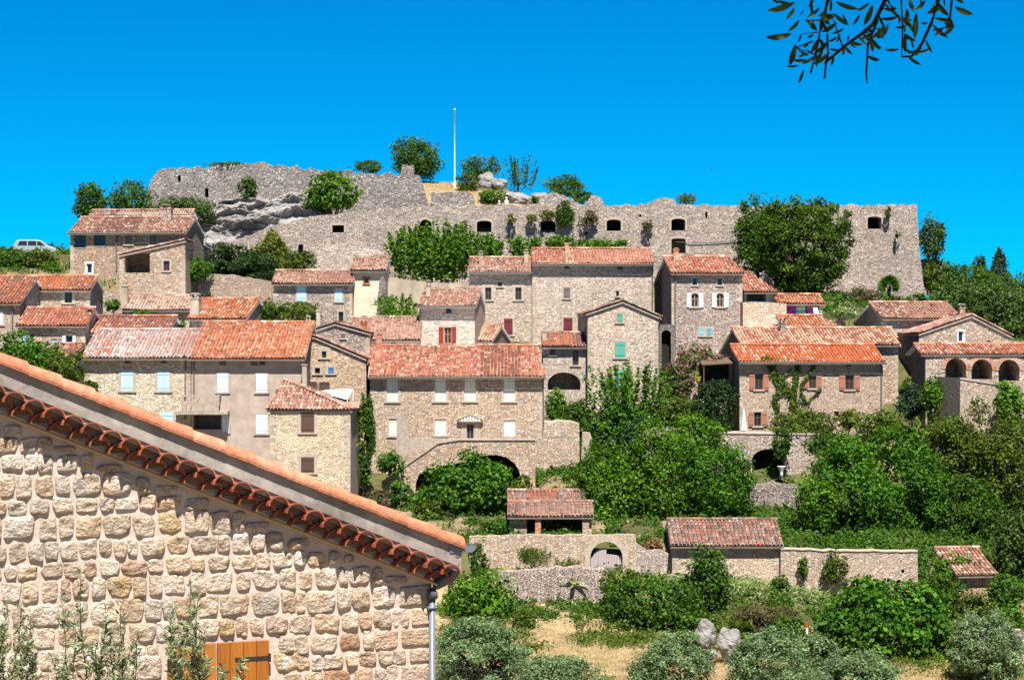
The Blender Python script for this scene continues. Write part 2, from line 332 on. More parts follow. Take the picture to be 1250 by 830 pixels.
def window(par, pl, px, py, w, h, kind, **k):
    """a window cut at a place of the facade: returns the hole; surround, frame, pane, sill and shutters become parts"""
    u0, z1 = pl.uz(px-w/2, py-h/2); u1, z0 = pl.uz(px+w/2, py+h/2)
    col = SHUT.get(k.get('c', 'brown')); A = k.get('arch', 0); W = u1-u0
    hole = [(u0,z0),(u1,z0),(u1,z1),(u0,z1)] if not A else arc(u0, u1, z0, z1-A*W, z1)
    sm = k.get('sm', M['dress']); sw = k.get('sw', .11)
    g = MB()
    if sw:
        g.box(u0-sw, u0-.002, -.03, .12, z0, z1); g.box(u1+.002, u1+sw, -.03, .12, z0, z1)
        if not A: g.box(u0-sw-.05, u1+sw+.05, -.034, .12, z1+.002, z1+sw*1.3)
        else:
            n = 8; uc = (u0+u1)/2; zs = z1-A*W
            for q in range(n):
                a0, a1 = math.pi*q/n, math.pi*(q+1)/n; f = lambda a, r: (uc+(W/2+r)*math.cos(a), zs+(A*W+r)*math.sin(a))
                pts = [f(a0,.004), f(a0,sw), f(a1,sw), f(a1,.004)]; g.prism(pts, -.034, .12)
        g.box(u0-sw-.04, u1+sw+.04, -.09, .12, z0-.11, z0-.002)
    else: g.box(u0-.03, u1+.03, -.035, .10, z0-.06, z0-.002)
    wo = g.build(k.get('name', 'window'), sm, par)
    if kind in ('d', 'o'):
        p = MB(); p.box(u0, u1, .15, .17, z0, z1); p.build('pane', M['glass'], wo)
        f = MB(); t = min(.07, W*.12); cf = SHUT.get(k.get('fc', 'brown')) if isinstance(k.get('fc','brown'), str) else k['fc']
        for (a, b, c_, d) in ((u0,u0+t,z0,z1),(u1-t,u1,z0,z1),(u0+t,u1-t,z0,z0+t),(u0+t,u1-t,z1-t,z1)): f.box(a, b, .10, .148, c_, d, 0, cf)
        if W > .5: f.box((u0+u1)/2-.035, (u0+u1)/2+.035, .09, .147, z0+t, z1-t, 0, cf)
        if z1-z0 > .9: f.box(u0+t, u1-t, .105, .146, z0+(z1-z0)*.55, z0+(z1-z0)*.55+.05, 0, cf)
        f.build('window_frame', M['paint'], wo)
    if kind == 's':
        for a, b in ((u0+.01, (u0+u1)/2-.003), ((u0+u1)/2+.003, u1-.01)):
            s = MB(); shutter_mb(s, a, b, z0+.01, z1-.01, -.045 if not k.get('rec') else .06, -.005 if not k.get('rec') else .1, col); s.build('shutter', M['paint'], par)
    if kind == 'o':
        q = k.get('shw', W*.5)
        for a, b in ((u0-sw*.3-q, u0-sw*.3), (u1+sw*.3, u1+sw*.3+q)):
            s = MB(); shutter_mb(s, a, b, z0-.02, z1+.02, -.095, -.05, col); s.build('shutter', M['paint'], par)
    return hole

def chimney(par, pl, px, yt, w, yb, dy, kind='stone', cap=True):
    u, zb = pl.uz(px, yb, dy); _, zt = pl.uz(px, yt, dy); s = pl.scale(px, dy); hw = w/s/2
    mat = {'stone': M['grey'], 'brick': M['brick'], 'plaster': M['oldplaster'], 'metal': M['metal']}[kind]
    g = MB()
    if kind == 'metal':
        g.lathe([(hw,zb-.5),(hw,zt-.2),(hw*.95,zt-.2)], (u,dy,0)); o = g.build('chimney', mat, par, True)
        c = MB(); c.lathe([(hw*1.5,zt-.14),(hw*1.6,zt-.1),(hw*.2,zt)], (u,dy,0)); c.lathe([(hw*.7,zt-.22),(hw*.7,zt-.1)], (u,dy,0)); c.build('chimney_cap', mat, o); return
    ct = min(.45, (zt-zb)*.35) if cap else 0
    g.box(u-hw, u+hw, dy-hw*.9, dy+hw*.9, zb-1.0, zt-ct); g.box(u-hw-.05, u+hw+.05, dy-hw*.9-.05, dy+hw*.9+.05, zt-ct+.002, zt-ct+.08)
    o = g.build('chimney', mat, par)
    if cap:
        c = MB(); p = hw*.25
        for sx in (-1,1):
            for sy in (-1,1): c.box(u+sx*hw*.75-p, u+sx*hw*.75+p, dy+sy*hw*.65-p, dy+sy*hw*.65+p, zt-ct+.085, zt-.07)
        c.prism([(u-hw-.06,zt-.068),(u+hw+.06,zt-.068),(u+hw*.3,zt+.02),(u-hw*.3,zt+.02)], dy-hw-.05, dy+hw+.05, 0, (.4,.2,.14)); c.build('chimney_cap', mat if kind != 'plaster' else M['mortar'], o)

HG = 'stone houses of the hill village'
def house(label, xl, xr, ye, yb, Y, yaw=0, D=None, roof='slope', yr=None, pitch=20, pal='pink', mat='grey', side=None, over=.46, vo=.15, il=0, ir=0,
          wins=(), holes=(), top=None, pipes=(), chims=(), gutter=False, name='stone_house', cat='house', group=HG, bury=2.0, apex=None, genoise=True, ob=.3, zb=None, notiles=False):
    yaw = R(yaw); O = P(xl, yb, Y); pl = Plane(O, yaw); root = empty(name, O, yaw); tag(root, label, cat, group)
    W = pl.uz(xr, yb)[0]; mat = M[mat]; smat = M[side] if side else mat  # sides often take a darker material, their shade put into the colour
    hs = []
    for w in wins:
        kw = w[5] if len(w) > 5 else {}
        hs.append(window(root, pl, *w[:5], **kw))
    big = []
    for h in holes:                                    # (px0,px1,pytop,pybot,arch springing fraction) deep openings
        a, z1 = pl.uz(h[0], h[2]); b, z0 = pl.uz(h[1], h[3]); r = h[4]
        big.append([(a,z0),(b,z0),(b,z1),(a,z1)] if not r else arc(a, b, z0, z1-r*(b-a), z1, 12))
    wall = MB(); rf = MB(); B = -bury
    ze = pl.uz(xl, ye)[1]
    if roof == 'slope':
        tp = math.tan(R(pitch)); kk = (415-yr)/F; ym = Y+W/2*math.sin(yaw)
        rd = max(.8, (kk*ym-(ze+O.z))/(tp-kk)); zr = ze+rd*tp; D = D or 2*rd; zbk = zr-(D-rd)*tp if D > rd else ze+D*tp
        prof = [(0,ze),(rd,zr),(D,zbk)] if D > rd else [(0,ze),(D,zbk)]
        outline = [(0,B),(W,B),(W,ze),(0,ze)]
        sidepoly = [(0,B),(D,B)]+[(y,z) for y, z in prof[::-1]]
        zt = ze-over*tp
        q = min(rd, D)
        zq = zr if D > rd else zbk
        roofplane(rf, [(-vo,-over,zt),(W+vo,-over,zt),(W+vo-ir,q,zq),(-vo+il,q,zq)], pal)
        if D > rd+.05: slab(rf, [(W+vo-ir,q,zq),(-vo+il,q,zq),(-vo,D+ob,zbk-ob*tp),(W+vo,D+ob,zbk-ob*tp)], .09, 0)
        ridge(rf, (-vo+il,q,zq+.02), (W+vo-ir,q,zq+.02), pal)
        if genoise: rf.box(-.02, W+.02, -.14, -.004, ze-.36, ze-.14, 1)
    elif roof == 'gable':
        pts = [pl.uz(*t) for t in top]; D = D or 8
        lo, hi = min(p[0] for p in pts), max(p[0] for p in pts)
        tz = lambda u: float(np.interp(u, [p[0] for p in pts], [p[1] for p in pts]))
        inner = [p for p in pts if 0.02 < p[0] < W-.02]
        outline = [(0,B),(W,B),(W,tz(W))]+[p for p in inner[::-1]]+[(0,tz(0))]
        sidepoly = None
        for a, b in zip(pts[:-1], pts[1:]):
            if a[1] <= b[1]: roofplane(rf, [(a[0],D,a[1]),(a[0],-vo,a[1]),(b[0],-vo,b[1]),(b[0],D,b[1])], pal)
            else: roofplane(rf, [(b[0],-vo,b[1]),(b[0],D,b[1]),(a[0],D,a[1]),(a[0],-vo,a[1])], pal)
            for t in np.arange(0, 1, .4/max(.5, math.hypot(b[0]-a[0], b[1]-a[1]))):      # verge tiles
                t2 = min(1, t+.4/math.hypot(b[0]-a[0], b[1]-a[1])); c = random.choice(PAL[pal])
                p0 = (a[0]+(b[0]-a[0])*t, -vo, a[1]+(b[1]-a[1])*t+.05); p1 = (a[0]+(b[0]-a[0])*t2, -vo, a[1]+(b[1]-a[1])*t2+.05)
                rf.tube([p0, p1], [.085,.075], 6, 0, c)
        k = max(range(len(pts)), key=lambda i: pts[i][1]); ridge(rf, (pts[k][0],-vo,pts[k][1]+.02), (pts[k][0],D,pts[k][1]+.02), pal)
    elif roof == 'hip':
        D = D or W; outline = [(0,B),(W,B),(W,ze),(0,ze)]; sidepoly = [(0,B),(D,B),(D,ze),(0,ze)]
        au, az = pl.uz(apex[0], apex[1], D/2); ap = Vector((au, D/2, az)); o_ = over; s_ = (az-ze)/(D/2); zt = ze-o_*s_
        c = [Vector((-o_,-o_,zt)), Vector((W+o_,-o_,zt)), Vector((W+o_,D+o_,zt)), Vector((-o_,D+o_,zt))]
        for i in range(4): roofplane(rf, [c[i], c[(i+1)%4], ap], pal)
        for i in range(4): ridge(rf, c[i]+Vector((0,0,.03)), ap+Vector((0,0,.03)), pal, .1)
    elif roof == 'none':
        D = D or 6; pts = [pl.uz(*t) for t in top] if top else [(0,ze),(W,ze)]
        outline = [(0,B),(W,B)]+[p for p in pts[::-1]]; sidepoly = None; tz = lambda u: float(np.interp(u, [p[0] for p in pts], [p[1] for p in pts]))
    face_with_holes(wall, outline, hs, 0, 0, depth=.22)
    if big:
        wall = MB(); n0 = len(hs)
        vs = outline
        face_with_holes(wall, outline, hs+big, 0, 0, depth=.0, back=False)
        for h in hs:
            for k in range(len(h)):
                a, b = h[k], h[(k+1)%len(h)]; wall.face([(a[0],0,a[1]),(b[0],0,b[1]),(b[0],.22,b[1]),(a[0],.22,a[1])])
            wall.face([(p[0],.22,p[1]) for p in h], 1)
        for h in big:
            for k in range(len(h)):
                a, b = h[k], h[(k+1)%len(h)]; wall.face([(a[0],0,a[1]),(b[0],0,b[1]),(b[0],2.6,b[1]),(a[0],2.6,a[1])])
            wall.face([(p[0],2.6,p[1]) for p in h], 0)
    if sidepoly:
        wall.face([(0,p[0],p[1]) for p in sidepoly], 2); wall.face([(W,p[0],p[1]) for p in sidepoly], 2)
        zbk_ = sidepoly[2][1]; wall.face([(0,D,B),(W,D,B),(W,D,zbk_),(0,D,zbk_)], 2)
    else:
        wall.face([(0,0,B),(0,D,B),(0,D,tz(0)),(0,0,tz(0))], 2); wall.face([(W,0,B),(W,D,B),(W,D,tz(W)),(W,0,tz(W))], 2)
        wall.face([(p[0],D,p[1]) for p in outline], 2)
        if roof == 'none': wall.face([(0,0,tz(0)),(W,0,tz(W)),(W,D,tz(W)),(0,D,tz(0))], 2)
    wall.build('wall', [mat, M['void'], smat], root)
    if W > 4.5 and mat not in (M['plaster'], M['creamplaster']):        # dressed corner stones
        zt_ = ze-.4 if roof != 'gable' else min(tz(0), tz(W))-.3
        for xa, sg in ((0, 1), (W, -1)):
            q = MB(); z = -.3; k = 0
            while z < zt_-.2:
                h_ = random.uniform(.2,.32); a_, b_ = (.42,.24) if k % 2 else (.26,.4); f_ = random.uniform(.8,1.1)
                x0, x1 = (xa-.018*sg, xa+a_*random.uniform(.85,1.1)*sg); q.box(min(x0,x1), max(x0,x1), -.018, b_, z, z+h_-.015, 0, (f_,f_*.98,f_*.95)); z += h_; k += 1
            q.build('quoins', M['quoin'], root)
    if rf.v: rf.build('roof', [M['tile'], M['mortar']], root)
    if gutter and roof == 'slope':
        g = MB(); tp = math.tan(R(pitch)); g.tube([(-vo,-over-.07,ze-over*tp-.07),(W+vo,-over-.07,ze-over*tp-.09)], .07, 6); g.build('gutter', M['metal'], root)
    for (px, ya, yb_) in pipes:
        u, za = pl.uz(px, ya); _, z0 = pl.uz(px, yb_); g = MB(); g.tube([(u,-over-.05,za+.22),(u,-.09,za),(u,-.09,z0)], .055, 6); g.build('downpipe', M['metal'], root)
    for c in chims: chimney(root, pl, *c)
    root['_'] = 0; del root['_']
    return root, pl, W, ze

def wallpoly(name, label, pts, Y, yaw=0, T=.6, mat='dry', cat='wall', group=None, holes=(), bury=0, deep=None, coping=None, rough=0, O=None, through=False, surround=None, kind=None):
    """a free-standing wall: outline (photo pixels on its plane), real thickness, real openings"""
    yaw = R(yaw); xs = [p[0] for p in pts]; ys = [p[1] for p in pts]
    O = O or P(min(xs), max(ys), Y); pl = Plane(O, yaw)
    out = [pl.uz(*p) for p in pts]
    if rough:                                           # uneven, crumbling top edge
        new = []
        for k, a in enumerate(out):
            b = out[(k+1)%len(out)]; new.append(a); L = math.hypot(b[0]-a[0], b[1]-a[1])
            if abs(b[0]-a[0]) > .8 and max(a[1], b[1]) > min(p[1] for p in out)+.8 and (b[0] < a[0]):
                n = int(L/.45)
                new += [(a[0]+(b[0]-a[0])*j/n, a[1]+(b[1]-a[1])*j/n+random.uniform(-rough, rough)) for j in range(1, n)]
        out = new
    g = MB(); hp = []
    for h in holes:
        a, z1 = pl.uz(h[0], h[2]); b, z0 = pl.uz(h[1], h[3]); r = h[4] if len(h) > 4 else 0
        hp.append([(a,z0),(b,z0),(b,z1),(a,z1)] if not r else arc(a, b, z0, z1-r*(b-a), z1, 14))
    d = T if through else (deep or T*.8)
    face_with_holes(g, out, hp, 0, 0, depth=d, back=not through)
    n = len(out)
    for k in range(n):
        a, b = out[k], out[(k+1)%n]; g.face([(a[0],0,a[1]),(b[0],0,b[1]),(b[0],T,b[1]),(a[0],T,a[1])])
    if through: face_with_holes(g, out, hp, T, 0, depth=0, back=False)
    else: g.face([(p[0],T,p[1]) for p in out])
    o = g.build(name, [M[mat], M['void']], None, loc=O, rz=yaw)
    tag(o, label, cat, group, kind)
    if surround:
        for h, hh in zip(hp, holes):
            if (hh[5] if len(hh) > 5 else 1) == 0: continue
            s = MB(); nh = len(h); uc = sum(p[0] for p in h)/nh; z0 = min(p[1] for p in h); w = surround
            for k in range(1, nh):
                a, b = h[k], h[(k+1)%nh]
                def outw(p):
                    L = math.hypot(p[0]-uc, p[1]-z0-.4) or 1; q = Vector((p[0]-uc, p[1]-(z0+.45*(max(t[1] for t in h)-z0)))).normalized()
                    if nh == 4: return (p[0]+w*(1 if p[0] > uc else -1), p[1]+(w if p[1] > z0+.1 else 0))
                    return (p[0]+q.x*w*1.15, p[1]+max(0, q.y)*w*1.15)
                A_, B_ = outw(a), outw(b)
                s.prism([a, b, B_, A_], -.035, .1)
            s.build('stone_surround', M['dress'], o)
    if coping:
        c = MB()
        for k in range(len(out)):
            a, b = out[k], out[(k+1)%len(out)]
            if b[0] < a[0]-.1 and a[1] > min(p[1] for p in out)+.4:
                c.hexa([(b[0],-.06,b[1]+.003),(a[0],-.06,a[1]+.003),(a[0],T+.06,a[1]+.003),(b[0],T+.06,b[1]+.003)], [(b[0],-.06,b[1]+coping),(a[0],-.06,a[1]+coping),(a[0],T+.06,a[1]+coping),(b[0],T+.06,b[1]+coping)])
        if c.v: c.build('coping', M['dress'], o)
    return o, pl

# ------------------------------------------------------------------ plants
GP = {
 'bright': [(.085,.190,.008),(.062,.152,.007),(.112,.220,.012),(.042,.108,.006)],
 'vivid':  [(.062,.165,.008),(.045,.130,.007),(.085,.195,.012),(.030,.092,.006)],
 'mid':    [(.056,.128,.010),(.042,.100,.008),(.074,.152,.014),(.030,.076,.007)],
 'round':  [(.056,.108,.006),(.042,.086,.005),(.080,.130,.008),(.030,.064,.004)],
 'dark':   [(.026,.062,.012),(.020,.048,.010),(.036,.078,.014),(.016,.038,.009)],
 'olive':  [(.085,.132,.012),(.062,.104,.009),(.115,.160,.018),(.044,.076,.007)],
 'yellow': [(.150,.180,.020),(.110,.145,.016),(.180,.200,.035),(.085,.115,.015)],
 'silver': [(.165,.245,.115),(.130,.205,.085),(.225,.300,.165),(.095,.155,.060)],
 'blue':   [(.040,.080,.034),(.030,.064,.026),(.055,.098,.044),(.024,.050,.020)],
 'oak':    [(.068,.122,.024),(.052,.098,.018),(.092,.150,.034),(.036,.070,.013)],
 'brown':  [(.22,.12,.05),(.17,.09,.04),(.26,.16,.07),(.13,.075,.035)],
 'pale':   [(.20,.26,.09),(.26,.31,.13),(.15,.20,.06),(.30,.34,.17)],
 'heather':[(.10,.075,.035),(.08,.085,.025),(.13,.09,.045),(.06,.065,.02)],
 'rose':   [(.055,.120,.016),(.040,.095,.012),(.34,.11,.15),(.07,.13,.02),(.38,.16,.19)],
 'oleander':[(.05,.095,.020),(.065,.105,.026),(.26,.10,.11),(.040,.080,.016),(.20,.10,.085)],
}
def leaves_mesh(pos, nrm, axis, size, asp, cols):
    n = len(pos); axis = axis-nrm*np.sum(axis*nrm, 1, keepdims=True); axis /= np.linalg.norm(axis, axis=1, keepdims=True)+1e-9
    sd = np.cross(nrm, axis); s = size[:, None]
    v = np.stack([pos-axis*s*.5, pos+sd*s*asp*.5+nrm*s*.06, pos+axis*s*.5, pos-sd*s*asp*.5+nrm*s*.06], 1).reshape(-1, 3)
    return v, cols
def mesh_np(name, v, cols, mat, parent=None):
    n = len(v)//4; me = bpy.data.meshes.new(name)
    me.vertices.add(4*n); me.vertices.foreach_set('co', v.astype(np.float32).ravel())
    me.loops.add(4*n); me.loops.foreach_set('vertex_index', np.arange(4*n, dtype=np.int32))
    me.polygons.add(n); me.polygons.foreach_set('loop_start', np.arange(0, 4*n, 4, dtype=np.int32))
    me.materials.append(mat)
    a = me.attributes.new('Col', 'FLOAT_COLOR', 'FACE'); a.data.foreach_set('color', np.concatenate([cols, np.ones((n,1))], 1).astype(np.float32).ravel())
    me.update(calc_edges=True); me.validate()
    o = bpy.data.objects.new(name, me); COL.objects.link(o); o.parent = parent; return o
def unit(a): return a/(np.linalg.norm(a, axis=1, keepdims=True)+1e-9)
def pick(pal, n, clump=None):
    p = np.array(GP[pal] if isinstance(pal, str) else pal); c = p[rng.integers(0, len(p), n)]
    return c*rng.uniform(.75, 1.25, (n,1))
def blob(C, rad, n, leaf, pal, asp=.55, lobes=7, lob=.35, clumps=60, cs=.2, inner=.35, droop=0, up=.5, flat=0, taper=0):
    """leaf clumps through a lobed ellipsoid"""
    d = unit(rng.normal(size=(clumps,3))); ld = unit(rng.normal(size=(lobes,3))+np.array([0,-.3,.3])); la = rng.uniform(.3,1,lobes)*lob
    def f(d): return 1-.5*lob+np.max(np.clip(d@ld.T,0,1)**4*la, 1)
    r = (inner+(1-inner)*rng.uniform(0,1,clumps)**.55)*f(d)*.88
    cc = d*r[:,None]; cr = cs*rng.uniform(.6,1.3,clumps)
    if flat: cc[:,2] = np.round(cc[:,2]*flat+.3*rng.normal(size=clumps)*.3)/flat
    k = rng.integers(0, clumps, n); off = rng.normal(size=(n,3)); off = unit(off)*rng.uniform(0,1,(n,1))**.5
    off[:,2] *= (.3 if flat else .8)
    q = cc[k]+off*cr[k][:,None]
    if taper: q[:,:2] *= (1-taper*np.clip((q[:,2:3]+1)/2,0,1))*(1+taper*.4)
    pos = q*np.array(rad)*1.12+np.array(C)
    out = unit(off*.9+q*.5+np.array([0,0,up])); nrm = unit(out+rng.normal(size=(n,3))*.55)
    ax = rng.normal(size=(n,3))+np.array([0,0,-droop]); tone = rng.uniform(.68,1.32,clumps)[k][:,None]
    v, c = leaves_mesh(pos, nrm, ax, leaf*rng.uniform(.55,1.45,n), asp, pick(pal, n)*tone)
    return v, c
def shoots(C, rad, n, leaf, pal, asp=.4, count=40, zbase=None, spread=.35):
    """upright leafy shoots"""
    C = np.array(C); rad = np.array(rad)*1.05
    a = rng.uniform(0,2*np.pi,count); rr = np.sqrt(rng.uniform(0,1,count))
    bx = np.stack([np.cos(a)*rr*rad[0]*.75, np.sin(a)*rr*rad[1]*.75, -rad[2]*rng.uniform(.4,1,count)], 1)
    hh = rad[2]*(1+np.sqrt(np.clip(1-rr**2*.7,0,1))*rng.uniform(.5,1,count))
    lean = np.stack([np.cos(a)*rr, np.sin(a)*rr], 1)*spread+rng.normal(size=(count,2))*.08
    k = rng.integers(0, count, n); t = rng.uniform(0,1,n)**.8
    pos = bx[k].copy(); pos[:,2] += hh[k]*t; pos[:,:2] += lean[k]*(hh[k]*t)[:,None]
    w = leaf*.9*(1.25-t); o = rng.normal(size=(n,3)); o[:,2] *= .4; pos += o*w[:,None]*.7
    ax = unit(o)+np.array([0,0,.5]); nrm = unit(rng.normal(size=(n,3))*.7+np.array([0,-.3,.7]))
    return leaves_mesh(pos+C, nrm, ax, leaf*rng.uniform(.6,1.3,n), asp, pick(pal, n)*rng.uniform(.8,1.2,count)[k][:,None])
def limbs(mb, base, C, rad, r0, nb=6, stem=False):
    base = Vector(base); C = Vector(C); fork = base.lerp(C, .55)
    if stem:
        for k in range(nb):
            t = C+Vector((random.uniform(-.6,.6)*rad[0], random.uniform(-.5,.5)*rad[1], random.uniform(-.1,.5)*rad[2])); m_ = base.lerp(t, .5)+Vector((random.uniform(-.1,.1), 0, .1))
            b = base+Vector((random.uniform(-.15,.15)*rad[0], random.uniform(-.1,.1), 0)); mb.tube([b, m_, t], [r0, r0*.7, r0*.3], 5)
        return
    mid = base.lerp(fork, .5)+Vector((random.uniform(-.12,.12), random.uniform(-.1,.1), 0))
    mb.tube([base, mid, fork], [r0*1.25, r0, r0*.85], 7)
    for k in range(nb):
        a = 2*math.pi*(k+random.random()*.5)/nb
        t = C+Vector((math.cos(a)*rad[0]*.65, math.sin(a)*rad[1]*.65, random.uniform(-.1,.7)*rad[2]))
        m_ = fork.lerp(t, .5)+Vector((0,0,-.08*rad[2])); mb.tube([fork, m_, t], [r0*.6, r0*.4, r0*.14], 5)
SG = 'shrubs growing in the village'; TG = 'trees of the hill village'
def plant(name, label, px, yt, yb, w, Y, pal='mid', leaf=.24, lai=5.0, style='blob', cat=None, group='', asp=.55, ry=None, tree=None, onground=True, rel=None, **kw):
    s = F/Y; rx = w/2/s; rz = (yb-yt)/2/s; ry = ry or min(rx, max(rx*.75, .3)); C = P(px, (yt+yb)/2, Y)
    tree = name.endswith('tree') if tree is None else tree
    cat = cat or ('tree' if tree else 'shrub'); group = (TG if tree else SG) if group == '' else group
    g = ground(C.x, C.y); base = Vector((C.x, C.y, min(g, C.z-rz*.6) if onground else C.z-rz*.7))
    root = empty(name, base); tag(root, label, cat, group)
    c = C-base; A = math.pi*rx*rz; n = int(lai*A/(leaf*leaf*asp*.5)*1.0); n = max(120, min(n, 60000))
    if style == 'blob':
        kw.setdefault('clumps', int(min(260, max(16, 26*A**.55)))); kw.setdefault('cs', max(.16, min(.34, .9/max(rx,rz,.6))))
        v, cc = blob(c, (rx*.92, ry*.92, rz*.95), n, leaf, pal, asp, **kw)
    else: v, cc = shoots(c, (rx, ry, rz), n, leaf, pal, asp, **kw)
    mesh_np('crown' if tree else 'foliage', v, cc, M['leaf'], root)
    b = MB(); limbs(b, (0,0,-.2), c, (rx,ry,rz), max(.03, min(.28, rx*.06)) if tree else max(.015, min(.07, rx*.035)), 7 if tree else 5, stem=not tree)
    b.build('trunk' if tree else 'stem', M['bark'], root, True)
    return root
# ------------------------------------------------------------------ camera, light
cam = bpy.data.cameras.new('camera'); co = bpy.data.objects.new('camera', cam); COL.objects.link(co); S.camera = co
co.location = (0,0,0); co.rotation_euler = (math.pi/2,0,0); cam.sensor_width = 36; cam.lens = 36*F/1250; cam.clip_end = 8000; cam.clip_start = .2
SUN_EL, SUN_AZ = 60, 9            # behind the camera, a little to its right
sd = bpy.data.lights.new('sun', 'SUN'); sd.energy = 5.0; sd.angle = R(.5); sd.color = (1,.955,.88)
so = bpy.data.objects.new('sun', sd); COL.objects.link(so); so.location = (20,-40,60)
dirv = Vector((math.sin(R(SUN_AZ))*math.cos(R(SUN_EL)), -math.cos(R(SUN_AZ))*math.cos(R(SUN_EL)), math.sin(R(SUN_EL))))
so.rotation_euler = (-dirv).to_track_quat('-Z', 'Y').to_euler()
w = bpy.data.worlds.new('World'); S.world = w; w.use_nodes = True; nt = w.node_tree; bg = nt.nodes['Background']
sky = N(nt, 'ShaderNodeTexSky', sky_type='NISHITA'); sky.sun_disc = False; sky.sun_elevation = R(SUN_EL); sky.sun_rotation = math.atan2(dirv.x, dirv.y)
sky.ozone_density = 10.0; sky.air_density = .6; sky.dust_density = 0
tc = N(nt, 'ShaderNodeTexCoord'); sx = N(nt, 'ShaderNodeSeparateXYZ'); nt.links.new(tc.outputs['Generated'], sx.inputs[0])
mr = N(nt, 'ShaderNodeMapRange'); mr.inputs['From Min'].default_value = .2; mr.inputs['From Max'].default_value = .5; nt.links.new(sx.outputs['Z'], mr.inputs[0])
nt.links.new(mixc(nt, 1.0, sky.outputs[0], mixc(nt, mr.outputs[0], SKY_TINT, (.42,.52,.60)), 'MULTIPLY'), bg.inputs['Color']); bg.inputs['Strength'].default_value = SKY_STR
S.view_settings.view_transform = 'Standard'; S.view_settings.look = 'None'; S.view_settings.exposure = EXPO; S.view_settings.gamma = 1
S.cycles.max_bounces = 6; S.cycles.diffuse_bounces = 3; S.cycles.transmission_bounces = 4; S.cycles.transparent_max_bounces = 4
S.cycles.use_denoising = True

# ------------------------------------------------------------------ ground
def terrain():
    xs = np.concatenate([np.array([-2500,-1200,-600,-300,-180,-120,-90]), np.arange(-70, 70.1, .9), np.array([90,120,180,300,600,1200,2500])])
    ys = np.concatenate([np.array([-80,-40,-15,-5]), np.arange(0, 100, 4.), np.arange(100, 262, .8), np.array([270,285,300,330,370,420,500,700,1200,3000])])
    vs, cs = [], []
    for y in ys:
        for x in xs:
            z = ground(min(max(x,-70),70), y)
            if abs(x) > 70: z -= (abs(x)-70)*.06 if y > 100 else 0
            z += .16*noise.fractal(Vector((x*.35,y*.35,0)), 1, 2, 4)*(1 if y > 3 else 0)
            vs.append((x,y,z))
    nx = len(xs); fs = [(j*nx+i, j*nx+i+1, (j+1)*nx+i+1, (j+1)*nx+i) for j in range(len(ys)-1) for i in range(nx-1)]
    g = MB(); g.v = vs; g.f = fs; g.m = [0]*len(fs)
    for f in fs:
        x = sum(vs[k][0] for k in f)/4; y = sum(vs[k][1] for k in f)/4
        q = noise.fractal(Vector((x*.12,y*.12,3)), 1, 2, 4)
        dry = (y < 128 or y > 206) or (130.6 < y < 134.6 and q > -.2)
        c = (.31,.23,.13) if dry and q > -.45 else ((.20,.155,.09) if q > .1 else (.085,.085,.035))
        g.c.append(c)
    o = g.build('ground', plain('ground_soil', (1,1,1), .98, .45, .9, .6, .05, attr=True), None, True); tag(o, 'dry terraced hillside of beige grass and soil under the village', kind='structure'); return o
terrain()
# ------------------------------------------------------------------ fortress
fort, fpl = wallpoly('fortress_wall', 'long grey stone fortress wall crossing the hilltop above the village', 
  [(238,372),(1131,378),(1122,300),(1119,249),(900,250.5),(826,250),(822,243),(806,241),(792,247),(789,250),(738,250),(733,241),(722,238),(714,250),(520,251),(440,257),(390,263),(345,273),(290,291),(238,309)],
  205, 0, 3.0, 'fort', 'fortress wall', rough=.14, surround=.17, deep=2.4,
  holes=[(405.5,420,275,284,0),(512,527,268,290,.5),(582,600,269.5,283.5,.16),(660,678,269.5,283.5,.16),(740.5,758,268,282,.16),(819.5,836.5,267,281.5,.16),(819.5,837,291,309,.08),(1059,1076,264.5,279.5,.14),
         (861,863.5,258.5,266,0,0),(364,370,298,320,.5,0),(714,717,283,287,0,0),(780,783,262,265,0,0),(1035,1038,284,287,0,0)])
c = MB(); pts = [(825,295.5),(845,297),(870,296.5),(898,294)]
c.tube([Vector((fpl.uz(*p)[0], -.12, fpl.uz(*p)[1])) for p in pts], .035, 5); tag(c.build('cable', M['iron'], None, loc=fpl.O), 'black cable sagging along the fortress wall beside its lower square opening', 'cable')
up, upl = wallpoly('ruined_rampart', 'crumbling grey upper rampart with a square tower stub above the pale cliff',
  [(176,268),(527,268),(524,251),(516,228),(512,214),(505,213),(505,202),(491,201),(489,212.5),(440,210.5),(385,207),(340,201),(300,199),(262,203),(232,206),(224,203),(216,206),(192,209),(184,220),(178,240)],
  213, 0, 2.5, 'ruin', 'rampart', rough=.22, holes=[(250,254.5,230,241,0),(217,220.5,214,222,.5),(412,416,236,240,0)], deep=2.0)
wallpoly('ruined_wall', 'low broken wall stump at the right end of the upper rampart', [(524,256),(582,256),(578,238),(562,234),(545,235),(527,233)], 210.5, 0, 1.2, 'ruin', rough=.25)
wallpoly('ruined_wall', 'low tumbled wall below the dry mound right of the white flagpole', [(640,256),(712,256),(700,243),(684,238),(668,237),(652,241)], 210.5, 0, 1.5, 'ruin', rough=.3)
wallpoly('ruined_wall', 'grey ruined wall stub outside the right end of the fortress', [(1118,360),(1166,360),(1156,322),(1148,318),(1121,319)], 212, 0, 2, 'ruin', rough=.3)

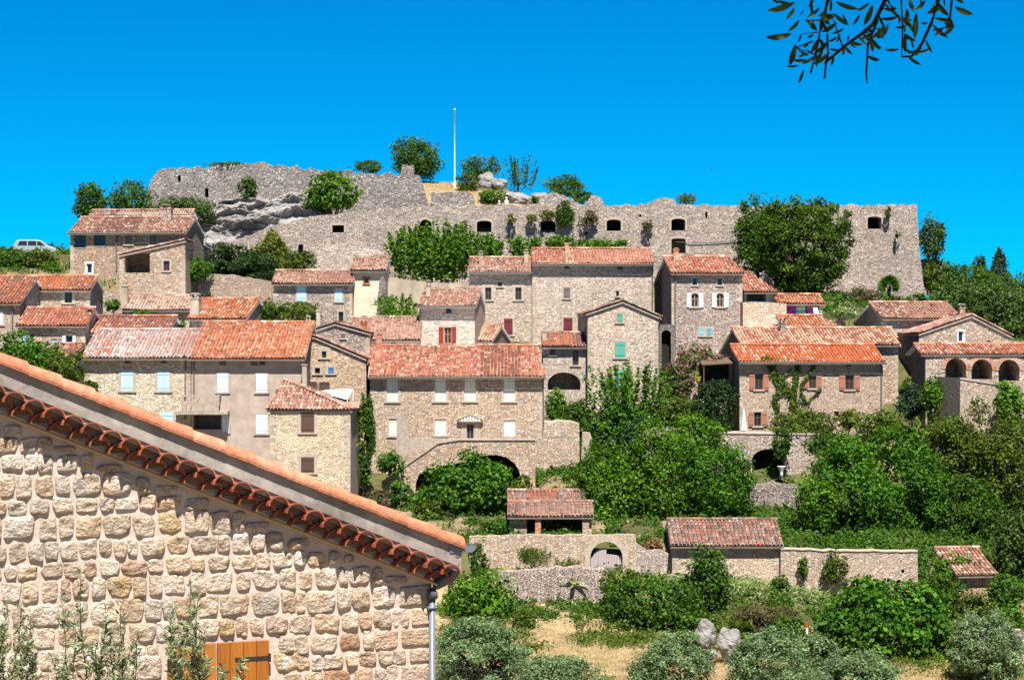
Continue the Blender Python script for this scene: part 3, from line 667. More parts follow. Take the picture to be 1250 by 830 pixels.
def rockmat():
    m, nt, b = newmat('limestone_rock'); L = nt.links.new; tc = N(nt, 'ShaderNodeTexCoord')
    n1 = N(nt, 'ShaderNodeTexNoise'); n1.inputs['Scale'].default_value = .5; n1.inputs['Detail'].default_value = 9; n1.inputs['Roughness'].default_value = .68; L(tc.outputs['Object'], n1.inputs['Vector'])
    cr = ramp(nt, [(.3,(.14,.125,.115)),(.46,(.22,.205,.195)),(.66,(.34,.325,.31)),(.78,(.27,.22,.17))]); L(n1.outputs[0], cr.inputs[0])
    v = N(nt, 'ShaderNodeTexVoronoi', feature='DISTANCE_TO_EDGE'); v.inputs['Scale'].default_value = .8
    mp = N(nt, 'ShaderNodeMapping'); mp.inputs['Scale'].default_value = (.7,.7,2.0); mp.inputs['Rotation'].default_value = (0,-.3,0); L(tc.outputs['Object'], mp.inputs[0]); L(mp.outputs[0], v.inputs['Vector'])
    mk = N(nt, 'ShaderNodeMapRange'); mk.inputs['From Max'].default_value = .035; L(v.outputs['Distance'], mk.inputs[0])
    L(cr.outputs[0], b.inputs['Base Color']); b.inputs['Roughness'].default_value = .95; b.inputs['Specular IOR Level'].default_value = .1
    ad = N(nt, 'ShaderNodeMath', operation='ADD'); L(n1.outputs[0], ad.inputs[0]); mk.inputs['To Max'].default_value = .12; L(mk.outputs[0], ad.inputs[1])
    bp = N(nt, 'ShaderNodeBump'); bp.inputs['Distance'].default_value = .4; bp.inputs['Strength'].default_value = .8; L(ad.outputs[0], bp.inputs['Height']); L(bp.outputs[0], b.inputs['Normal']); return m
M['rock'] = rockmat()
def cliff():
    top = [(172,284),(225,272),(250,256),(270,246),(300,240),(325,246),(350,236),(385,240),(400,248)]
    g = MB(); nx, nz = 190, 80; vs = []
    for i in range(nx+1):
        px = 172+(400-172)*i/nx; yt = float(np.interp(px, [t[0] for t in top], [t[1] for t in top]))
        for j in range(nz+6):
            t = min(1, j/nz); py = 322+(yt-322)*t
            p = P(px, py, 209.0); X, Z = p.x, p.z
            q = Vector((X*.18, 0, Z*.42-X*.12)); led = noise.cell_vector(q)[0]
            d = 1.6*noise.ridged_multi_fractal(Vector((X*.16+3, 1.7, Z*.33-X*.08)), .9, 2.1, 6, 1, 2)+1.1*noise.voronoi(Vector((X*.28, .5, Z*.5-X*.1)))[0][0]
            st_ = (Z*.95+X*.16+.7*noise.noise(Vector((X*.3,4,Z*.3)))); fr = st_-math.floor(st_)
            d += .6*(fr**3)+.22*noise.fractal(Vector((X*.9,2,Z*1.3)), .9, 2.1, 5)+.3*noise.voronoi(Vector((X*.6,9,Z*.9)))[0][0]
            y = 209.6-d+2.6*t+1.2*abs(t-.45)
            if j > nz: y = 209.5+(j-nz)*1.0; Z = Z+.12*(j-nz)
            vs.append((X, y, Z+.25*noise.noise(Vector((X,1,Z)))))
    w_ = nz+6; g.v = vs; g.f = [(i*w_+j, (i+1)*w_+j, (i+1)*w_+j+1, i*w_+j+1) for i in range(nx) for j in range(w_-1)]; g.m = [0]*len(g.f); g.c = [(1,1,1)]*len(g.f)
    tag(g.build('rocky_outcrop', M['rock'], None, False), 'pale limestone cliff with overhanging ledges below the ruined rampart', kind='structure')
cliff()
def boulder(label, px, yt, yb, w, Y, seed, group='boulders on the hillside', ex=1.0):
    s = F/Y; C = P(px, (yt+yb)/2, Y); rx, rz = w/2/s, (yb-yt)/2/s*1.1; g = MB(); n, m_ = 22, 14; vs = []
    for j in range(m_+1):
        th = math.pi*j/m_
        for i in range(n):
            a = 2*math.pi*i/n; d = Vector((math.sin(th)*math.cos(a), math.sin(th)*math.sin(a), math.cos(th)))
            r = .95+.32*noise.fractal(d*1.3+Vector((seed*7.1,0,0)), 1, 2, 5)+.18*noise.voronoi(d*1.6+Vector((seed,3,0)))[0][0]
            vs.append((d.x*r*rx, d.y*r*rx*.8, d.z*r*rz))
    g.add(vs, [(j*n+i, (j+1)*n+i, (j+1)*n+(i+1)%n, j*n+(i+1)%n) for j in range(m_) for i in range(n)])
    tag(g.build('boulder', M['rock'], None, False, loc=C), label, 'rock', group)
boulder('grey rock outcropping just right of the flagpole under the dark round bush', 594, 213, 232, 26, 221, 1)
boulder('small pale rock on the dry mound left of the sparse little tree', 611, 219, 231, 18, 220, 2)
boulder('flat rock among dry grass below the sparse little tree', 628, 236, 250, 34, 213, 3)
boulder('grey rock low on the mound left of the low dark bush', 660, 236, 250, 26, 213, 5)
boulder('big pale boulder beside the dry field, largest rock of the lower slope', 889, 768, 802, 26, 118, 4)
boulder('small pale rock at the left foot of the big pale boulder', 868, 793, 805, 16, 117.5, 6)
boulder('broken rock below the dark conical shrub, left of the big pale boulder', 862, 758, 788, 22, 119.5, 8)
boulder('rock half buried in heather right of the big pale boulder', 925, 776, 798, 20, 119, 9)

# flagpole, bird, people on the wall walk, car
g = MB(); q = P(555, 224, 219); t = P(555, 135, 219); g.lathe([(.12,-.7),(.11,.1),(.055,.15),(.04,t.z-q.z),(.1,t.z-q.z+.03),(.09,t.z-q.z+.16),(0.001,t.z-q.z+.2)], (0,0,0), 10)
tag(g.build('flagpole', M['white'], None, True, loc=q), 'tall thin white flagpole without a flag on the hilltop', 'flagpole')
def bird(px, py, Y, s, label):
    g = MB(); g.tube([(-.28*s,0,0),(-.1*s,0,.02),(.16*s,0,.02),(.3*s,0,.05)], [.02*s,.07*s,.06*s,.01*s], 8)
    for sg in (-1,1): g.add([(.1*s,0,.03*s),(-.1*s,0,.03*s),(-.12*s,sg*.4*s,.14*s),(-.02*s,sg*.85*s,.02*s),(.1*s,sg*.42*s,.15*s)], [(0,1,2,4),(4,2,3)])
    g.add([(-.26*s,-.03,0),(-.26*s,.03,0),(-.45*s,.1*s,0),(-.45*s,-.1*s,0)], [(0,1,2,3)])
    o = tag(g.build('bird', M['iron'], None, True, loc=P(px,py,Y)), label, 'bird', 'birds in the sky'); o.rotation_euler = (.2,.1,.9)
bird(868, 207.5, 190, .62, 'small dark bird gliding above the right half of the fortress')
bird(1108, 113.5, 190, .26, 'tiny dark bird high in the sky below the hanging branch')
def person(label, px, py_top, Y, h, shirt, sit=False):
    C = P(px, py_top, Y); z0 = C.z-h; root_loc = Vector((C.x, Y, z0))
    me = bpy.data.meshes.new('person'); k = h/1.72
    V = [(0,0,.95),(0,0,1.2),(0,0,1.42),(0,0,1.52),(0,-.01,1.62),(.18,0,1.4),(.24,.02,1.12),(.22,-.08,.88),(-.18,0,1.4),(-.24,.02,1.12),(-.2,-.1,.9),(.1,0,.88),(.11,-.02,.48),(.11,.02,.06),(.11,-.14,.03),(-.1,0,.88),(-.11,-.02,.48),(-.11,.02,.06),(-.11,-.14,.03),(0,-.01,1.7)]
    E = [(0,1),(1,2),(2,3),(3,4),(4,19),(2,5),(5,6),(6,7),(2,8),(8,9),(9,10),(0,11),(11,12),(12,13),(13,14),(0,15),(15,16),(16,17),(17,18)]
    rad = [.15,.15,.14,.055,.10,.065,.045,.035,.065,.045,.035,.09,.06,.045,.035,.09,.06,.045,.035,.07]
    me.from_pydata([tuple(c*k for c in v) for v in V], E, []); o = bpy.data.objects.new('person', me); COL.objects.link(o); o.location = root_loc
    m = o.modifiers.new('skin', 'SKIN'); 
    for i, r in enumerate(rad): me.skin_vertices[0].data[i].radius = (r*k, r*k*.85)
    me.skin_vertices[0].data[0].use_root = True
    sm = o.modifiers.new('sub', 'SUBSURF'); sm.levels = 1; sm.render_levels = 1
    me.materials.append(plain('skin', (.42,.26,.19), .6, .08, 4, 0)); tag(o, label, 'person')
    s = MB(); s.lathe([(.16*k,.86*k),(.185*k,1.05*k),(.19*k,1.25*k),(.20*k,1.38*k),(.09*k,1.49*k)], n=14, c=shirt); s.build('shirt', M['cloth'], o, True)
    s = MB(); s.lathe([(.112*k,1.62*k),(.118*k,1.68*k),(.10*k,1.74*k),(.05*k,1.78*k),(.001,1.785*k)], n=12, c=(.75,.72,.66)); s.build('hat', M['cloth'], o, True)
    t = MB()
    for sx in (-.1,.1): t.tube([(sx*k,0,.9*k),(sx*1.1*k,0,.5*k),(sx*1.1*k,.01*k,.1*k)], [.11*k,.085*k,.075*k], 10, c=(.12,.13,.18))
    t.build('trousers', M['cloth'], o, True)
person('person in a white top and pale hat standing behind the fortress parapet', 618.2, 241.5, 209.5, 1.72, (.8,.8,.8))
person('person whose pale head just shows over the fortress parapet', 609.3, 245.6, 209.5, 1.5, (.35,.3,.3))
def car():
    C = P(43, 313.5, 192); root = empty('parked_car', C, R(4)); tag(root, 'silver white hatchback parked on the road above the orange roofs at far left', 'car')
    L = 3.9; side = [(-L/2,.28),(-L/2+.05,.75),(-L/2+.12,.95),(-L/2+.38,1.42),(-L/2+.62,1.5),(.25,1.5),(.62,1.42),(1.15,.98),(1.72,.84),(L/2-.03,.62),(L/2,.3)]
    g = MB(); g.prism([(x,z) for x, z in side][::-1], -.8, .8); o = g.build('body', plain('car_paint', (.31,.33,.35), .3, .03, 4, 0, .6), root)
    b = o.modifiers.new('bevel', 'BEVEL'); b.width = .07; b.segments = 2
    for nm, poly in (('window', [(-1.45,.98),(-.62,.98),(-.62,1.38),(-1.25,1.38)]), ('window', [(-.52,.98),(.22,.98),(.22,1.38),(-.52,1.38)]), ('window', [(.3,.98),(.98,.98),(.55,1.35),(.3,1.38)])):
        for y0, y1 in ((-.815,-.805),(.805,.815)): g = MB(); g.prism(poly, y0, y1); g.build(nm, M['glass'], root)
    for x in (-1.2,1.2):
        for y in (-.72,.72):
            g = MB(); n = 16; g.tube([(x,y-.1,.3),(x,y+.1,.3)], .31, n); w_ = g.build('wheel', M['iron'], root); g = MB(); g.tube([(x,y-.115,.3),(x,y+.115,.3)], .19, n); g.build('rim', M['metal'], w_)
    for y in (-.6,.6): g = MB(); g.box(L/2-.12,L/2-.005,y-.15,y+.15,.58,.7); g.build('headlight', M['white'], root)
    rl = plain('red_lens', (.35,.02,.02), .3)
    for y in (-.8,.6): g = MB(); g.box(-L/2-.02,-L/2+.1,y,y+.2,.7,.95); g.build('tail_light', rl, root)
car()
wallpoly('road_wall', 'stone parapet of the road in front of the parked car', [(20,345),(90,345),(90,313.5),(20,316)], 187, 0, .6, 'grey', rough=.06)

# ------------------------------------------------------------------ houses, upper left
h1, p1, _, _ = house('topmost house on the left with a glazed corner loggia and wide pink roof', 86, 226, 282, 357, 182, yaw=-4, yr=265.5, pal='pink', mat='warm', side='grey', genoise=False, gutter=True,
  wins=[(157,292.5,9,12,'s',{'c':'grey'}),(187.2,293,9,12,'s',{'c':'grey'}),(96.8,292.5,16,20,'d',{'sw':0}),(121.8,291.5,14,18,'d',{'sw':0}),(109,327.8,7,12,'d',{'fc':'white','sm':M['white']})],
  chims=[(203.6,250,13,266,3.2,'stone')], pipes=[(142.5,286,330)])
u0, z0 = p1.uz(107,263.5,3.9); u1, _ = p1.uz(233,263.5,3.9); _, z1 = p1.uz(170,257,5.4); g = MB()
g.box(u0+.15, u1-.15, 4.3, 6.0, z0-.9, z0-.02, 1); roofplane(g, [(u0,3.9,z0),(u1,3.9,z0),(u1,5.4,z1),(u0,5.4,z1)], 'pink'); slab(g, [(u0,5.4,z1),(u1,5.4,z1),(u1,6.9,z0),(u0,6.9,z0)], .09, 0); ridge(g, (u0,5.4,z1+.02), (u1,5.4,z1+.02), 'pink')
g.build('roof', [M['tile'], M['grey']], h1)
house('stone annex with a dark open loggia under a sloping verge', 146, 226, 311, 372, 175, roof='gable', top=[(143.5,311),(226.5,292.5)], D=4.5, pal='pink', mat='warm',
  wins=[(203.3,324.5,7.5,12,'d',{'fc':'maroon'})], holes=[(152,183,309,333,0)])
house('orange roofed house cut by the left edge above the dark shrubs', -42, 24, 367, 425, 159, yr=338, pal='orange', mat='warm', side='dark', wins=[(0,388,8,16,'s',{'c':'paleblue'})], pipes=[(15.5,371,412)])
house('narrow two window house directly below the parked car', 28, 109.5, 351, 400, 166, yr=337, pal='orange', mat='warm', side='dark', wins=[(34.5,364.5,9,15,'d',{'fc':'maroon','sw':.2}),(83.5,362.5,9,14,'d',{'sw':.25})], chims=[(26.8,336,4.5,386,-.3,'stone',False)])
house('low house with blue shutters and a white flue, beneath the narrow two window house', 22, 104, 394, 445, 158, yr=376, pal='red', mat='warm', wins=[(84.5,415.5,8,11,'o',{'c':'lightblue','shw':.22}),(66,417.5,7,8,'s',{'c':'lightblue','rec':1,'sw':.05}),(30.5,414,9,13,'s',{'c':'lightblue'}),(38,414,6,12,'d',{'sw':0})], chims=[(109,376,5.5,393,2,'metal')])
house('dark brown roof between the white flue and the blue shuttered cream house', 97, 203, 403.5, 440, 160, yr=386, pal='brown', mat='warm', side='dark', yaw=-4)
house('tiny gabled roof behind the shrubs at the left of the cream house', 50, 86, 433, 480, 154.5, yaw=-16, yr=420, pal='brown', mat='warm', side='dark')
house('low shed with a wide dark doorway under pale pink tiles', 152, 231, 375.5, 412, 171, yr=361, pal='pink', mat='warm', holes=[(158,192,378.5,392,0)], chims=[(152.5,350,7.5,364,.6,'plaster',False)])
house('small orange roofed house with a squat plastered chimney at its left corner', 231, 300, 386, 420, 164.5, yaw=-8, yr=365, pal='orange', mat='warm', side='dark', wins=[(266,391.5,7,5,'d',{'sw':0})], chims=[(238.5,358,11,380,.4,'plaster')], pipes=[(295,388,400)])
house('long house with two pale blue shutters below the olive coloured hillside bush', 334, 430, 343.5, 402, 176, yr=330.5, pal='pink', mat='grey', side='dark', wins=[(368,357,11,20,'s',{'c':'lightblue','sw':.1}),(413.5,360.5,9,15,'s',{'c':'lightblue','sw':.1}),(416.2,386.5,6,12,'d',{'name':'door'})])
house('slim cream plastered tower house with one orange framed window', 430, 470, 327.5, 392, 177.5, yr=313.5, pal='pink', mat='creamplaster', wins=[(447.3,342.5,5.5,6.5,'d',{'fc':(.36,.14,.04),'sw':.1,'sm':M['brick']})])
wallpoly('buttress', 'ragged dark stone buttress at the right edge of the cream tower house', [(459,388),(472,388),(471,345),(467,337),(463,342)], 175.5, 0, 1.0, 'dark')
rg, rgl = wallpoly('ruined_gable', 'roofless pointed gable wall standing behind the long pale blue shuttered house', [(387,345),(469,345),(469,309),(430,291),(387,306)], 184, 0, .8, 'grey', rough=.08)
chimney(rg, rgl, 401.5, 288.5, 6, 302, .4, 'plaster', False)
wallpoly('garden_wall', 'stained ochre plastered garden wall right of the cream tower house', [(470,392),(574,392),(574,346),(525,345),(500,342),(470,338)], 182, 0, .5, 'oldplaster')
wallpoly('terrace_wall', 'stone terrace wall under the dark spreading tree on the upper left', [(222,385),(338,390),(338,346),(290,336),(250,333),(222,328)], 179.5, 0, .8, 'grey', rough=.1)
wallpoly('terrace_wall', 'rough terrace wall with weeds below the topmost left house', [(104,400),(152,400),(152,362),(138,358),(120,352),(104,351)], 173, 0, .8, 'warm', rough=.12)

# ------------------------------------------------------------------ lower left row
h, pl, W_, ze = house('cream stone house with two light blue shuttered windows and lichen covered roof', 103, 232.5, 432.5, 570, 152, yr=402.5, over=.62, pal='lichen', mat='cream', gutter=False,
  wins=[(155.3,464.7,15.5,24.5,'s',{'c':'lightblue','arch':.08,'sw':.17}),(199.7,465,15.5,24.5,'s',{'c':'lightblue','arch':.08,'sw':.17}),(156.3,440.5,7,5.5,'d',{'sw':.08}),(200,440.3,6,6,'d',{'sw':.08}),(203,514,17,22,'s',{'c':'lightblue','arch':.3})], pipes=[(226.3,436,512)])
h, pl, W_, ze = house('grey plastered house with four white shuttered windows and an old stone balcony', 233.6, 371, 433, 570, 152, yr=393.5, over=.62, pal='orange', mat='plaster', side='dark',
  wins=[(272,467,14,23,'s',{'c':'paleblue','sw':.1,'sm':M['plaster']}),(319.6,467.3,14,23,'s',{'c':'paleblue','sw':.1,'sm':M['plaster']}),(275.3,517,8,21,'s',{'c':'paleblue','sw':.08,'sm':M['plaster']}),(319.6,517.6,14.5,23,'s',{'c':'paleblue','sw':.1,'sm':M['plaster']}),
        (271.8,441.5,8.5,9,'s',{'c':'grey','sw':0}),(310.3,441.8,8.5,9,'s',{'c':'grey','sw':0}),(320.2,441.8,7,7.5,'d',{'sw':0})], holes=[(236,270,506.5,524,0)], pipes=[(236.8,436,482)])
def balcony():
    a, zt = pl.uz(221.5,482,-.9); b, _ = pl.uz(268,482,-.9); _, zm = pl.uz(221,494,-.9); _, zb = pl.uz(221,500,-.9); _, zf = pl.uz(221,505,-.9)
    g = MB(); g.box(a,b,-1.0,-.8,zt-.14,zt); g.box(a,b,-1.0,-.82,zm-.05,zm+.28)
    for u in (a,a+1.05,b-1.0,b-.2): g.box(u,u+.2,-1.0,-.82,zm+.283,zt-.143); 
    for u in (a+.1,b-.3,(a+b)/2): g.box(u,u+.25,-.99,-.83,zf+.2,zm-.053)
    g.box(a-.5,b+.6,-1.1,-.003,zf-.05,zf+.19); g.box(a,a+.16,-.8,-.003,zt-.14,zt); g.box(b-.16,b,-.8,-.003,zt-.14,zt); g.build('balcony', M['mortar'], h)
balcony()
hh, hpl, _, _ = house('small square pavilion with a lopsided pink hipped roof and brown shutters', 330, 427.5, 497, 605, 147, yaw=-3, roof='hip', apex=(346,463), pal='pink', mat='cream', side='mortar', over=.22,
  wins=[(375.5,515.3,16,25,'s',{'c':'brown','sw':.2}),(375.5,567.3,16,19,'s',{'c':'brown','sw':.2})], chims=[(372,446,5.5,476,4.5,'plaster',False)])
house('tan stone house with tiny windows and a half roof falling to the right', 376, 447, 410, 525, 157, roof='gable', top=[(374,408.5),(386,410.5),(448.5,437)], D=4, pal='old', mat='tan', side='dark', group=HG,
  wins=[(395.6,432.7,5.5,8,'d',{'sw':.25}),(387.5,452.5,6.5,7,'d',{'sw':.18}),(404,452,7,7.5,'s',{'c':'blue','sw':.18}),(382.5,470.5,9,9.5,'s',{'c':'brown','arch':.2}),(396,471,13,10,'s',{'c':'brown','arch':.2})])
hj, pj, _, _ = house('grey gable house rising behind the tan stone house, with two tall pipe chimneys', 377, 451, 404.5, 450, 162.5, yaw=-3, roof='gable', top=[(375,404.5),(409,393.7),(453,406)], D=6, pal='old', mat='grey', side='brick',
  wins=[(418.8,410,5.5,5.5,'s',{'c':'grey','sw':.05})], pipes=[], chims=[(376.6,385.5,5,404,.5,'plaster'),(389,380,5,402,2.5,'plaster',False),(444,390.5,7,404,1.2,'brick')])
u, z0 = pj.uz(407,412,-.1); _, z1 = pj.uz(407,380,-.1); g = MB(); g.tube([(u,-.1,z0),(u,-.1,z1)], .025, 6)
for k in range(5): g.tube([(u-.35+.05*k,-.1,z1-.1-.13*k),(u+.35-.05*k,-.1,z1-.1-.13*k)], .009, 4)
g.build('antenna', M['metal'], hj)
h, kpl, KW, kze = house('broad tan stone house with cream shutters in the centre of the village', 452, 663.5, 456.5, 570, 155, yr=421.7, pal='red', mat='tan', side='dark', ir=.45, il=-.2, gutter=True,
  wins=[(479,476,14,28,'s',{'c':'cream','sw':.16,'rec':1}),(537.8,475.7,14,28,'s',{'c':'cream','sw':.16,'rec':1}),(573.8,475.5,14,28,'s',{'c':'cream','sw':.16,'rec':1}),(621.5,475.7,14,28,'s',{'c':'cream','sw':.16,'rec':1}),
        (481,521.5,13,21,'s',{'c':'cream','rec':1}),(537.8,521.5,14,20,'s',{'c':'cream','rec':1}),(622,522.7,14,20,'s',{'c':'cream','rec':1}),(574,527,8.5,19,'d',{'name':'door','sw':.42,'fc':'grey'})],
  chims=[(517,429.5,8,442,3.0,'brick'),(463,401.5,6.5,420,6.5,'brick')], pipes=[(663.2,462,604)])
u, z = kpl.uz(574, 514.5); g = MB(); g.prism([(u-.85,z),(u+.85,z),(u+.85,z+.12),(u,z+.5),(u-.85,z+.12)], -.3, -.002); g.prism([(u-.95,z+.125),(u,z+.505),(u+.95,z+.125),(u+.95,z+.2),(u,z+.6),(u-.95,z+.2)], -.36, -.002)
g.build('door_pediment', M['dress'], h)
g = MB()
for k in range(1,8): g.box(u-.85+k*.21, u-.85+k*.21+.07, -.35, -.31, z+.02, z+.14+.3*(1-abs(k-4)/4))
g.build('pediment_fringe', M['white'], h)
arch = [(507,612),(507.5,590),(511,580),(520,573),(535,569),(552,566.5),(575,561),(593,555.5),(606,555),(618,558),(628,565),(634,575),(637,588),(637.5,612)]
def poly_wall(name, label, pts, hole, Y, T, mat, deep, cat):
    O = P(min(p[0] for p in pts), max(p[1] for p in pts), Y); p_ = Plane(O, 0); g = MB(); out = [p_.uz(*p) for p in pts]; hp = [p_.uz(*p) for p in hole][::-1]
    face_with_holes(g, out, [hp], 0, 0, depth=deep); n = len(out)
    for k in range(n): a, b = out[k], out[(k+1)%n]; g.face([(a[0],0,a[1]),(b[0],0,b[1]),(b[0],T,b[1]),(a[0],T,a[1])])
    o = g.build(name, [M[mat], M['void']], None, loc=O); tag(o, label, cat)
    c = MB()
    for k in range(len(hp)-1):
        a, b = hp[k], hp[k+1]; uc = (hp[0][0]+hp[-1][0])/2; zc = hp[0][1]+.8
        f = lambda p: (lambda q: (p[0]+q.x*.38, p[1]+q.y*.38))(Vector((p[0]-uc, (p[1]-zc)*1.6)).normalized())
        c.prism([a, b, f(b), f(a)], -.03, .1)
    c.build('arch_ring', M['tan'], o)
    c = MB()
    for a, b in zip(out, out[1:]+out[:1]):
        if b[0] < a[0]-.1 and a[1] > 1.0: c.hexa([(b[0],-.08,b[1]+.003),(a[0],-.08,a[1]+.003),(a[0],.5,a[1]+.003),(b[0],.5,b[1]+.003)], [(b[0],-.08,b[1]+.09),(a[0],-.08,a[1]+.09),(a[0],.5,a[1]+.09),(b[0],.5,b[1]+.09)])
    c.build('coping', M['mortar'], o)
poly_wall('arched_ramp', 'stone stair ramp climbing over a wide dark arch before the broad tan house', [(466,614),(653.5,614),(653.5,537.5),(560,537.5),(535,541.5),(466,589)], arch, 151, 3.2, 'warm', 3.0, 'ramp')
wallpoly('plaster_wall', 'smooth lilac grey plastered wall left of the arched stair ramp', [(484,600),(494,600),(494,556),(503,553),(556,537.5),(556,535.5),(499,534.5),(499,512),(484,512)], 152.6, 0, .5, 'mortar', through=True)
wallpoly('retaining_wall', 'tall tan retaining wall below right of the broad tan house', [(654,612),(708,612),(707,518),(690,515),(664.5,515)], 154.2, 0, 4, 'tan', rough=.08)
wallpoly('stone_slab', 'pale upright slab leaning at the right end of the tall tan retaining wall', [(709,572),(716,566),(720.5,536),(718,528),(711,527)], 153.2, -25, .35, 'dress')

# ------------------------------------------------------------------ middle
house('low pale tiled roof behind the brick chimneys, above the broad tan house', 425, 511, 412, 435, 163.5, yr=387.5, pal='pink', mat='grey', wins=[(480,419,6,4,'d',{'sw':0})])
house('small stone house with open dark red shutters and a plastered chimney', 512, 579.5, 371, 428, 167, yaw=-6, yr=352.7, pal='pink', mat='pale', side='grey', gutter=True,
  wins=[(547.8,378.8,6.5,7.5,'d',{'sw':.12}),(546.5,409.5,9,20,'o',{'c':'red','fc':(.36,.16,.06),'shw':.36})], chims=[(523,342,5.5,363,2.0,'plaster')], pipes=[(513,374,424)])
house('tiny tiled lean-to against the wall right of the dark red shutters', 581, 600, 413, 426, 169, yaw=-14, yr=396.5, pal='streak', mat='dark')
house('tall house with mullioned windows and a dark red door, left of the widest red roof', 573, 649.5, 329.5, 425, 176.3, yr=314.7, pal='pink', mat='pale', gutter=True, vo=.05,
  wins=[(596,358.5,7.5,15,'d',{'sw':.2}),(632.8,358.5,7.5,15,'d',{'sw':.2}),(610.3,347,5.5,5,'d',{'sw':.12}),(613,333,6,4,'d',{'sw':0}),(620.5,398.8,10.5,20,'s',{'c':'maroon','name':'door_frame','sw':.14})], chims=[(587,306.5,4.5,319,1.6,'plaster'),(642.3,304.5,5,317,2.0,'plaster')])
house('tall blank stone house under the widest red roof below the fortress', 650, 797.5, 319.5, 425, 176, yr=303.7, pal='red', mat='pale', side='dark', gutter=True, vo=.05,
  wins=[(691.6,326.3,6,3.5,'d',{'sw':0}),(757,327.3,6,3.5,'d',{'sw':0}),(692,357.5,8,13,'s',{'c':'grey','sw':.08}),(753.8,358.3,3.5,6.5,'d',{'sw':.05}),(693.3,396,11,16,'s',{'c':'maroon','sw':.12})], pipes=[(796.3,326,400)], chims=[(692,298,4.5,306,2.8,'brick',False)])
house('pale gable fronted house with three pairs of green shutters', 717.5, 805.5, 383, 505, 162, yaw=3, roof='gable', top=[(714.5,381.8),(760,366.6),(808.5,387.2)], D=9, pal='old', mat='pale', side='brown' if 'brown' in M else 'dark',
  wins=[(756.6,387.8,7,11,'s',{'c':'green','sw':.12}),(757,427,12,19,'s',{'c':'green','sw':.16}),(756.8,463,11,23,'s',{'c':'green','sw':.14})], chims=[(725.6,357,4,378,.7,'plaster')], pipes=[(804.8,391,480)])
house('low wing with a round arched terrace, left of the green shuttered gable', 661.5, 718, 420, 508, 162.8, yr=406.5, pal='brown', mat='pale', vo=.05,
  wins=[(674.4,429.6,6.5,6.5,'d',{'sw':.12}),(702.6,436.7,7.5,18,'d',{'sw':.14})], holes=[(668.5,708.5,454.5,476,.34)], chims=[(664.5,405,5,419,.8,'plaster',False)])
wallpoly('passage_arch', 'narrow arched passage wall between the green shuttered gable and the mint shuttered house', [(803,450),(824,450),(824,396),(803,396)], 169.5, 0, .8, 'dark', holes=[(807.5,819,403,450,.4)])
house('tall house with mint shutters and arched windows right of the passage', 820, 906, 330.5, 448, 171, yaw=5, yr=313.7, D=9, pal='red', mat='grey', side='dark', ir=.5,
  wins=[(848,343.7,6,8.5,'d',{'sw':.08,'fc':'teal'}),(878.6,343.7,6,8.5,'d',{'sw':.08,'fc':'teal'}),(848.2,366.3,8.5,16.5,'o',{'c':'mint','arch':.4,'sw':.16,'shw':.34,'fc':(.36,.2,.12)}),(879,366.3,8.5,16.5,'o',{'c':'mint','arch':.4,'sw':.16,'shw':.34,'fc':(.36,.2,.12)}),
        (856.3,405,5.5,9,'s',{'c':'turq','sw':.1}),(865.5,405,5.5,9,'s',{'c':'teal','sw':.1})], pipes=[(824,335,432)], chims=[(825,303,6,313,2.6,'brick')])
house('low wing with a sheltered plastered loggia beside the big round tree', 908, 948, 353.5, 380, 173, yaw=5, yr=333, pal='red', mat='creamplaster', ir=1.3, holes=[(911.5,935,355,368,0)], vo=.05)
wallpoly('terrace_wall', 'pale stone terrace wall with a stone post, right of the mint shutters', [(907,425),(961,425),(960,371),(934,369),(907,369)], 168.8, 5, 1.2, 'pale', rough=.05)
house('open tiled shelter with coloured washing hung under it', 950, 1004, 367.5, 396, 172, yaw=4, yr=359.7, pal='orange', mat='warm', holes=[(956,1000,370,392,0)], genoise=False)
for px, w_, col, lb in ((966.5,9,[(.33,.05,.27)]*3,'plain purple towel hanging leftmost under the tiled shelter'),(977.5,11.5,[(.12,.35,.42),(.35,.5,.25),(.6,.62,.5),(.1,.3,.45),(.5,.5,.2),(.15,.4,.5)],'green and blue striped towel hanging between two purple ones'),(990,9.5,[(.36,.16,.34),(.3,.1,.28),(.36,.16,.34)],'mauve towel hanging rightmost under the tiled shelter')):
    a = P(px-w_/2,372.5,172.7); b = P(px+w_/2,384.5,172.7); g = MB(); n = len(col)*4; Wd, Hd = b.x-a.x, a.z-b.z
    for k in range(n):
        z0, z1 = -Hd*k/n, -Hd*(k+1)/n
        for q in range(8):
            x0, x1 = Wd*q/8, Wd*(q+1)/8; f = lambda x, z: (x, .035*math.sin(x*9+z*2)*(z/-Hd+.2), z); c_ = col[k//4]
            g.face([f(x0,z0),f(x1,z0),f(x1,z1),f(x0,z1)], 0, c_)
    o = g.build('towel', M['cloth'], None, True, loc=a); m_ = o.modifiers.new('th', 'SOLIDIFY'); m_.thickness = .012; tag(o, lb, 'towel', 'washing under the tiled shelter')
def chair():
    C = P(998.5, 389.5, 169.6); root = empty('plastic_chair', C, R(30)); tag(root, 'white plastic chair standing right of the hanging washing', 'chair')
    g = MB(); g.box(-.24,.24,-.22,.22,.42,.46); g.build('seat', M['white'], root); g = MB(); g.hexa([(-.24,.2,.46),(.24,.2,.46),(.24,.24,.46),(-.24,.24,.46)],[(-.2,.32,.92),(.2,.32,.92),(.2,.35,.92),(-.2,.35,.92)]); g.build('backrest', M['white'], root)
    for x in (-.21,.21):
        for y in (-.19,.19): g = MB(); g.tube([(x*1.1,y*1.15,0),(x,y,.42)], .025, 6); g.build('leg', M['white'], root)
        g = MB(); g.box(x-.03,x+.03,-.2,.24,.64,.67); g.tube([(x,-.18,.45),(x,-.18,.64)], .02, 5); g.build('armrest', M['white'], root)
chair()
